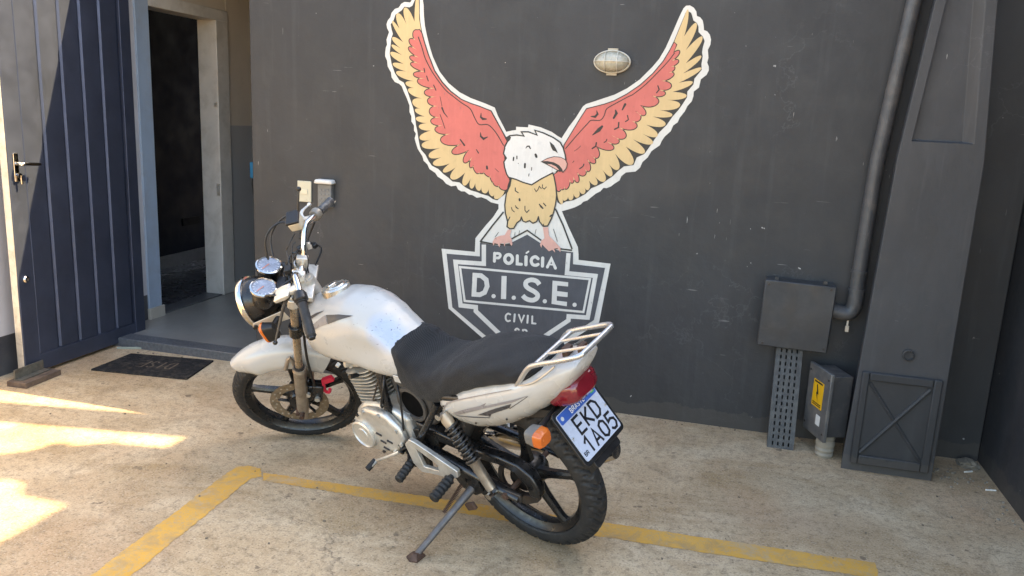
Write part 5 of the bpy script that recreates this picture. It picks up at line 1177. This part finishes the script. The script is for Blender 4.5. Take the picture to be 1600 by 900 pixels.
# ---- frame
fr = empty("frame", parent=moto)
for P, r_ in (([(.95, 0, .80), (.90, 0, .60), (.80, 0, .36), (.70, 0, .27)], .019), ([(.96, 0, .86), (.80, 0, .74), (.55, 0, .66), (.40, 0, .64)], .021)):
    bm = NB(); tube(bm, P, r_, 14, 5); part("frame_tube", bm, M_BLACK, fr)
for s in (1, -1):
    for P, r_ in (([(.57, .085 * s, .66), (.556, .105 * s, .56), (.545, .112 * s, .45), (.505, .112 * s, .32), (.48, .10 * s, .25)], .0165), ([(.42, .10 * s, .63), (.20, .125 * s, .66), (-.05, .115 * s, .72), (-.20, .09 * s, .77)], .013), ([(.25, .122 * s, .615), (.33, .122 * s, .50), (.425, .118 * s, .375)], .013)):
        bm = NB(); tube(bm, P, r_, 12, 4); part("frame_tube", bm, M_BLACK, fr)
    bm = NB(); prism(bm, [(.50, .40), (.42, .43), (.40, .34), (.41, .24), (.47, .22), (.51, .30)], .095 * s - .008, .095 * s + .008); part("pivot_plate", bm, M_BLACK, fr, bevel=.003)
# ---- airbox with open intake
ab = empty("airbox", parent=moto); M_AIR = mk("airbox_plastic", (.055, .050, .045), .6, 0, .2, 15, dirt=(.11, .09, .07), dirt_amt=.5)
bm = NB(); prism(bm, [(.545, .615), (.39, .625), (.335, .56), (.335, .46), (.40, .42), (.515, .44)], -.075, .075); part("air_case", bm, M_AIR, ab, bevel=.012)
AC = Vector((.442, .078, .522))
bm = NB(); lathe(bm, [(.055, -.004), (.072, -.003), (.075, .004), (.072, .010), (.060, .010), (.057, .002), (.056, -.0035)], AC, (0, 1, 0), 36, closed=True); part("intake_ring", bm, M_AIR, ab)
bm = NB(); lathe(bm, [(.0575, .001), (.030, .0005), (.001, .0005)], AC, (0, 1, 0), 36); part("intake_hole", bm, mk("intake_black", (.004, .004, .004), .95, spec=.05), ab)
# ---- engine
en = empty("engine", parent=moto); CA = Vector((.675, 0, .43)); CX = Vector((.26, 0, 1)).normalized(); CP = Vector((1, 0, -.26)).normalized()
def rsq(c, hx, hy, e=5, n=28): return [c + CP * hx * sup(math.cos(a), 0, e)[0] + Vector((0, 1, 0)) * hy * sup(0, math.sin(a), e)[1] for a in [2 * math.pi * k / n for k in range(n)]]
bm = NB(); loft(bm, [rsq(CA, .058, .062, 2.5), rsq(CA + CX * .21, .058, .062, 2.5)]); part("cylinder", bm, M_STEEL, en)
for k in range(11):
    c = CA + CX * (.022 + .0148 * k); hx, hy = (.082, .096) if k < 7 else (.078, .10)
    bm = NB(); loft(bm, [rsq(c, hx, hy), rsq(c + CX * .0045, hx, hy)]); part("cooling_fin", bm, M_ALU, en)
bm = NB(); loft(bm, [rsq(CA + CX * .19, .07, .08), rsq(CA + CX * .225, .066, .076), rsq(CA + CX * .24, .05, .06)]); part("rocker_cover", bm, M_ALU, en)
for yy, xx in ((.065, .05), (.065, -.05)):
    bm = NB(); c = CA + CP * xx + Vector((0, yy, 0)); tube(bm, [c + CX * .18, c + CX * .215], .011, 10); part("head_bolt", bm, M_ALU, en)
bm = NB(); tube(bm, [CA + CX * .20 + Vector((.02, .07, 0)), CA + CX * .21 + Vector((.03, .10, 0))], .018, 6); part("tappet_cap", bm, M_ALU, en)
bm = NB(); prism(bm, [(.76, .33), (.765, .42), (.70, .47), (.56, .50), (.46, .47), (.44, .36), (.50, .27), (.62, .245), (.72, .27)], -.115, .115); part("crankcase", bm, M_ALU, en, bevel=.02, segs=3)
bm = NB(); prism(bm, [(.755, .345), (.752, .395), (.70, .455), (.655, .482), (.54, .490), (.478, .44), (.462, .385), (.52, .315), (.60, .285), (.70, .275), (.738, .300)], .1155, .152); lc = part("left_cover", bm, M_ALU, en, bevel=.016, segs=4)
bm = NB(); GC = Vector((.690, .152, .352)); lathe(bm, [(.062, -.004), (.062, .010), (.056, .014), (.054, .009), (.030, .010), (.028, .013), (.010, .014), (.001, .013)], GC, (0, 1, 0), 40); part("generator_cap", bm, M_ALU, lc)
for x, z in ((.585, .348), (.545, .362), (.578, .318), (.60, .380)):
    bm = NB(); tube(bm, [(x + .014, .1525, z + .002), (x - .014, .1525, z - .002)], .0045, 8); part("cover_slot", bm, M_PBLK, lc)
for x, z in ((.66, .468), (.57, .478), (.49, .43), (.48, .37), (.53, .318)):
    bm = NB(); tube(bm, [(x, .15, z), (x, .158, z)], .008, 6); part("cover_bolt", bm, M_ALU, lc)
bm = NB(); tube(bm, [(.60, .11, .42), (.60, .125, .44)], .02, 10); tube(bm, [(.58, .02, .60), (.52, .03, .59), (.47, .02, .57)], .024, 12, 4); part("carburettor", bm, M_ALU, en)
for P, r_, m_ in (([(.70, .06, .63), (.76, .09, .66), (.80, .06, .70), (.78, .03, .76)], .0045, M_PLAS), ([(.60, .10, .47), (.56, .13, .52), (.53, .12, .60), (.55, .08, .64)], .005, M_PLAS), ([(.52, .06, .60), (.48, .10, .56), (.47, .12, .48), (.48, .13, .40)], .004, M_PLAS), ([(.64, .09, .49), (.61, .125, .52), (.585, .125, .56), (.57, .10, .62)], .0035, M_STEEL)):
    bm = NB(); tube(bm, P, r_, 8, 6); part("hose", bm, m_, en)
for x, z in ((.735, .40), (.72, .30), (.60, .295), (.70, .44)):
    bm = NB(); tube(bm, [(x, .15, z), (x, .157, z)], .007, 6); part("cover_bolt", bm, M_STEEL, lc)
bm = NB(); tube(bm, [CA + CX * .17 + Vector((-.02, .098, 0)), CA + CX * .175 + Vector((-.02, .135, .01))], .009, 10); part("spark_plug_cap", bm, M_PLAS, en)
ex = empty("exhaust", parent=moto)
bm = NB(); tube(bm, [(.75, -.02, .56), (.82, -.04, .48), (.80, -.08, .30), (.66, -.14, .22), (.40, -.17, .21), (.30, -.175, .23)], .02, 12, 6); part("header_pipe", bm, M_CHROME, ex)
bm = NB(); tube(bm, [(.32, -.178, .225), (.26, -.18, .24), (-.20, -.20, .33), (-.24, -.202, .338)], [.022, .045, .048, .03], 16); part("muffler", bm, M_CHROME, ex)
# ---- swingarm, chain case
sg = empty("swingarm", parent=moto)
for s in (1, -1):
    bm = NB(); tube(bm, [(.42, .10 * s, .355), (.25, .115 * s, .345), (.0, .125 * s, .315), (-.05, .125 * s, .308)], .019, 12, 4, flat=.7); part("arm", bm, M_BLACK, sg)
    bm = NB(); box(bm, (-.02, .128 * s, .313), (.08, .012, .034)); part("axle_adjuster", bm, M_STEEL, sg, bevel=.003)
    bm = NB(); tube(bm, [(0, .13 * s, .312), (0, .148 * s, .312)], .014, 6); part("axle_nut", bm, M_RUST, sg)
bm = NB(); P = [(.44, .455), (.30, .44), (.14, .425), (.04, .432), (-.04, .425), (-.09, .395), (-.115, .345), (-.11, .30), (-.07, .30), (-.06, .345), (-.02, .385), (.05, .395), (.14, .385), (.30, .395), (.43, .40)]
prism(bm, P, .055, .098); part("chain_case", bm, M_BLACK, moto, bevel=.008, segs=3)
bm = NB(); prism(bm, [(.42, .30), (.12, .255), (-.03, .235), (-.09, .27), (-.10, .30), (-.02, .275), (.12, .29), (.42, .335)], .062, .085); part("drive_chain", bm, M_STEEL, moto, bevel=.003)
# ---- shocks
for s in (1, -1):
    sh = empty("rear_shock", parent=moto); a = Vector((.210, .142 * s, .600)); b = Vector((.045, .150 * s, .318)); d = (b - a); dn = d.normalized()
    bm = NB(); tube(bm, [a, a + d * .08, a + d * .16], [.017, .022, .019], 16); part("top_mount", bm, mk("dirty_cream_metal", (.42, .34, .25), .45, .5, .15, 14), sh)
    bm = NB(); tube(bm, [a + d * .12, a + d * .62], .016, 14); part("damper", bm, M_BLACK, sh)
    bm = NB(); tube(bm, [a + d * .60, a + d * .63, a + d * .96], [.027, .020, .018], 16); part("lower_body", bm, M_FORK, sh)
    u = dn.orthogonal().normalized(); v = dn.cross(u); turns = 9; bm = NB()
    tube(bm, [a + d * (.15 + .46 * k / (turns * 16)) + (u * math.cos(2 * math.pi * k / 16) + v * math.sin(2 * math.pi * k / 16)) * .0245 for k in range(turns * 16 + 1)], .0044, 8); part("coil_spring", bm, mk("spring_grey", (.055, .052, .050), .35, .6, .1, 12), sh)
    bm = NB(); tube(bm, [a - Vector((0, .02 * s, 0)), a + Vector((0, .03 * s, 0))], .012, 10); part("mount_bolt", bm, M_CHROME, sh)
    bm = NB(); tube(bm, [b - Vector((0, .03 * s, 0)), b + Vector((0, .03 * s, 0))], .013, 10); part("mount_bolt", bm, M_CHROME, sh)
# ---- footrests
for s in (1, -1):
    hg = empty("footrest_hanger", parent=moto)
    bm = NB(); y0, y1 = (.138, .156) if s > 0 else (-.156, -.138)
    outer = [(.455, .385), (.425, .418), (.395, .415), (.20, .352), (.205, .322), (.245, .300), (.33, .288), (.40, .272), (.435, .30)]
    hole = [(.40, .385), (.30, .345), (.30, .315), (.38, .305)]
    segs = []
    no = len(outer)
    A = [bm.verts.new((x, y0, z)) for x, z in outer]; B_ = [bm.verts.new((x, y1, z)) for x, z in outer]
    C_ = [bm.verts.new((x, y0, z)) for x, z in hole]; D_ = [bm.verts.new((x, y1, z)) for x, z in hole]
    for i in range(no): bm.faces.new((A[i], A[(i + 1) % no], B_[(i + 1) % no], B_[i]))
    for i in range(4): bm.faces.new((C_[i], D_[i], D_[(i + 1) % 4], C_[(i + 1) % 4]))
    for X, Y in ((A, C_), (B_, D_)):
        for f in (([X[1], X[2], Y[0]]), ([X[2], X[3], Y[1], Y[0]]), ([X[3], X[4], X[5], X[6], Y[2], Y[1]]), ([X[6], X[7], Y[3], Y[2]]), ([X[7], X[8], X[0], X[1], Y[0], Y[3]])): bm.faces.new(f)
    part("hanger", bm, M_ALU, hg, bevel=.003)
    bm = NB(); a = Vector((.235, .155 * s, .318)); b = Vector((.235, .265 * s, .300)); tube(bm, [a, a + (b - a) * .1] + [a + (b - a) * (.15 + .8 * k / 10) for k in range(11)] + [b], [.010, .014] + [.0215, .0185] * 5 + [.021, .016], 14); part("passenger_peg", bm, M_RUB, hg)
    bm = NB(); a = Vector((.465, .125 * s, .290)); b = Vector((.452, .232 * s, .272)); tube(bm, [a, a + (b - a) * .1] + [a + (b - a) * (.15 + .8 * k / 10) for k in range(11)] + [b], [.010, .014] + [.0195, .0165] * 5 + [.019, .014], 14); part("rider_peg", bm, M_RUB, hg)
    bm = NB(); box(bm, (.472, .12 * s, .285), (.03, .03, .06)); part("peg_clamp", bm, M_BLACK, hg, bevel=.003)
bm = NB(); tube(bm, [(.505, .155, .33), (.53, .165, .315), (.60, .175, .275), (.635, .18, .255)], .006, 10, 3); tube(bm, [(.635, .175, .255), (.640, .215, .245)], .0095, 10); part("gear_lever", bm, M_ALU, moto)
bm = NB(); tube(bm, [(.64, .178, .254), (.643, .222, .243)], .0125, 12); part("gear_lever_rubber", bm, M_RUB, moto)
bm = NB()
for k in range(7): tube(bm, [(.49 + random.uniform(-.02, .02), .125, .37 - .02 * k), (.48 + random.uniform(-.02, .02), .15, .36 - .02 * k)], random.uniform(.005, .010), 8)
part("linkage", bm, M_BLACK, moto)
# ---- side stand
ss = empty("side_stand", parent=moto)
foot = MWI @ Vector((-.907, 2.361, .012)); piv = Vector((.185, .118, .252))
mid = foot.lerp(piv, .5)
bm = NB(); tube(bm, [foot, foot.lerp(piv, .15), foot.lerp(piv, .72), piv], [.012, .0125, .0135, .017], 12); part("leg", bm, mk("stand_grey", (.13, .12, .115), .5, .4, .2, 20, dirt=(.10, .06, .04), dirt_amt=.6), ss)
bm = NB(); d = (piv - foot).normalized(); n_ = MWI.to_3x3() @ Vector((0, 0, 1)); e1 = n_.cross(Vector((1, 0, 0))).normalized(); e2 = n_.cross(e1)
loft(bm, [[foot + e1 * a * k_ + e2 * b * k_ + n_ * h for a, b in ((-.030, -.016), (.022, -.026), (.034, .0), (.022, .026), (-.030, .016))] for k_, h in ((1, -.011), (1, -.005), (.45, .012))]); part("foot_pad", bm, M_RUST, ss, smooth=False)
bm = NB(); prism(bm, [(.25, .33), (.15, .315), (.13, .255), (.17, .225), (.235, .24), (.27, .29)], .105, .125); part("stand_bracket", bm, M_BLACK, ss, bevel=.004)
bm = NB(); sa = piv + Vector((.03, .02, .02)); sb = foot.lerp(piv, .55) + Vector((.02, -.005, .01))
u = (sb - sa).normalized().orthogonal(); u.normalize(); v = (sb - sa).normalized().cross(u)
tube(bm, [sa + (sb - sa) * k / 160 + (u * math.cos(k * .8) + v * math.sin(k * .8)) * .007 for k in range(161)], .0018, 6); part("return_spring", bm, M_RUST, ss)
bm = NB(); box(bm, foot.lerp(piv, .78) + Vector((-.04, -.01, -.01)), (.05, .014, .03), rotY(R(30))); part("stand_lug", bm, M_RUST, ss, bevel=.004)
# rear mud guard struts and inner clutter under the cowl
bm = NB(); span(bm, (-.02, -.05, .60), (.18, .05, .68)); part("battery_box", bm, M_PLAS, moto, bevel=.006)
bm = NB(); span(bm, (.33, -.10, .36), (.42, .10, .42)); tube(bm, [(.42, -.12, .355), (.42, .12, .355)], .018, 12); part("swingarm_pivot", bm, M_BLACK, moto)
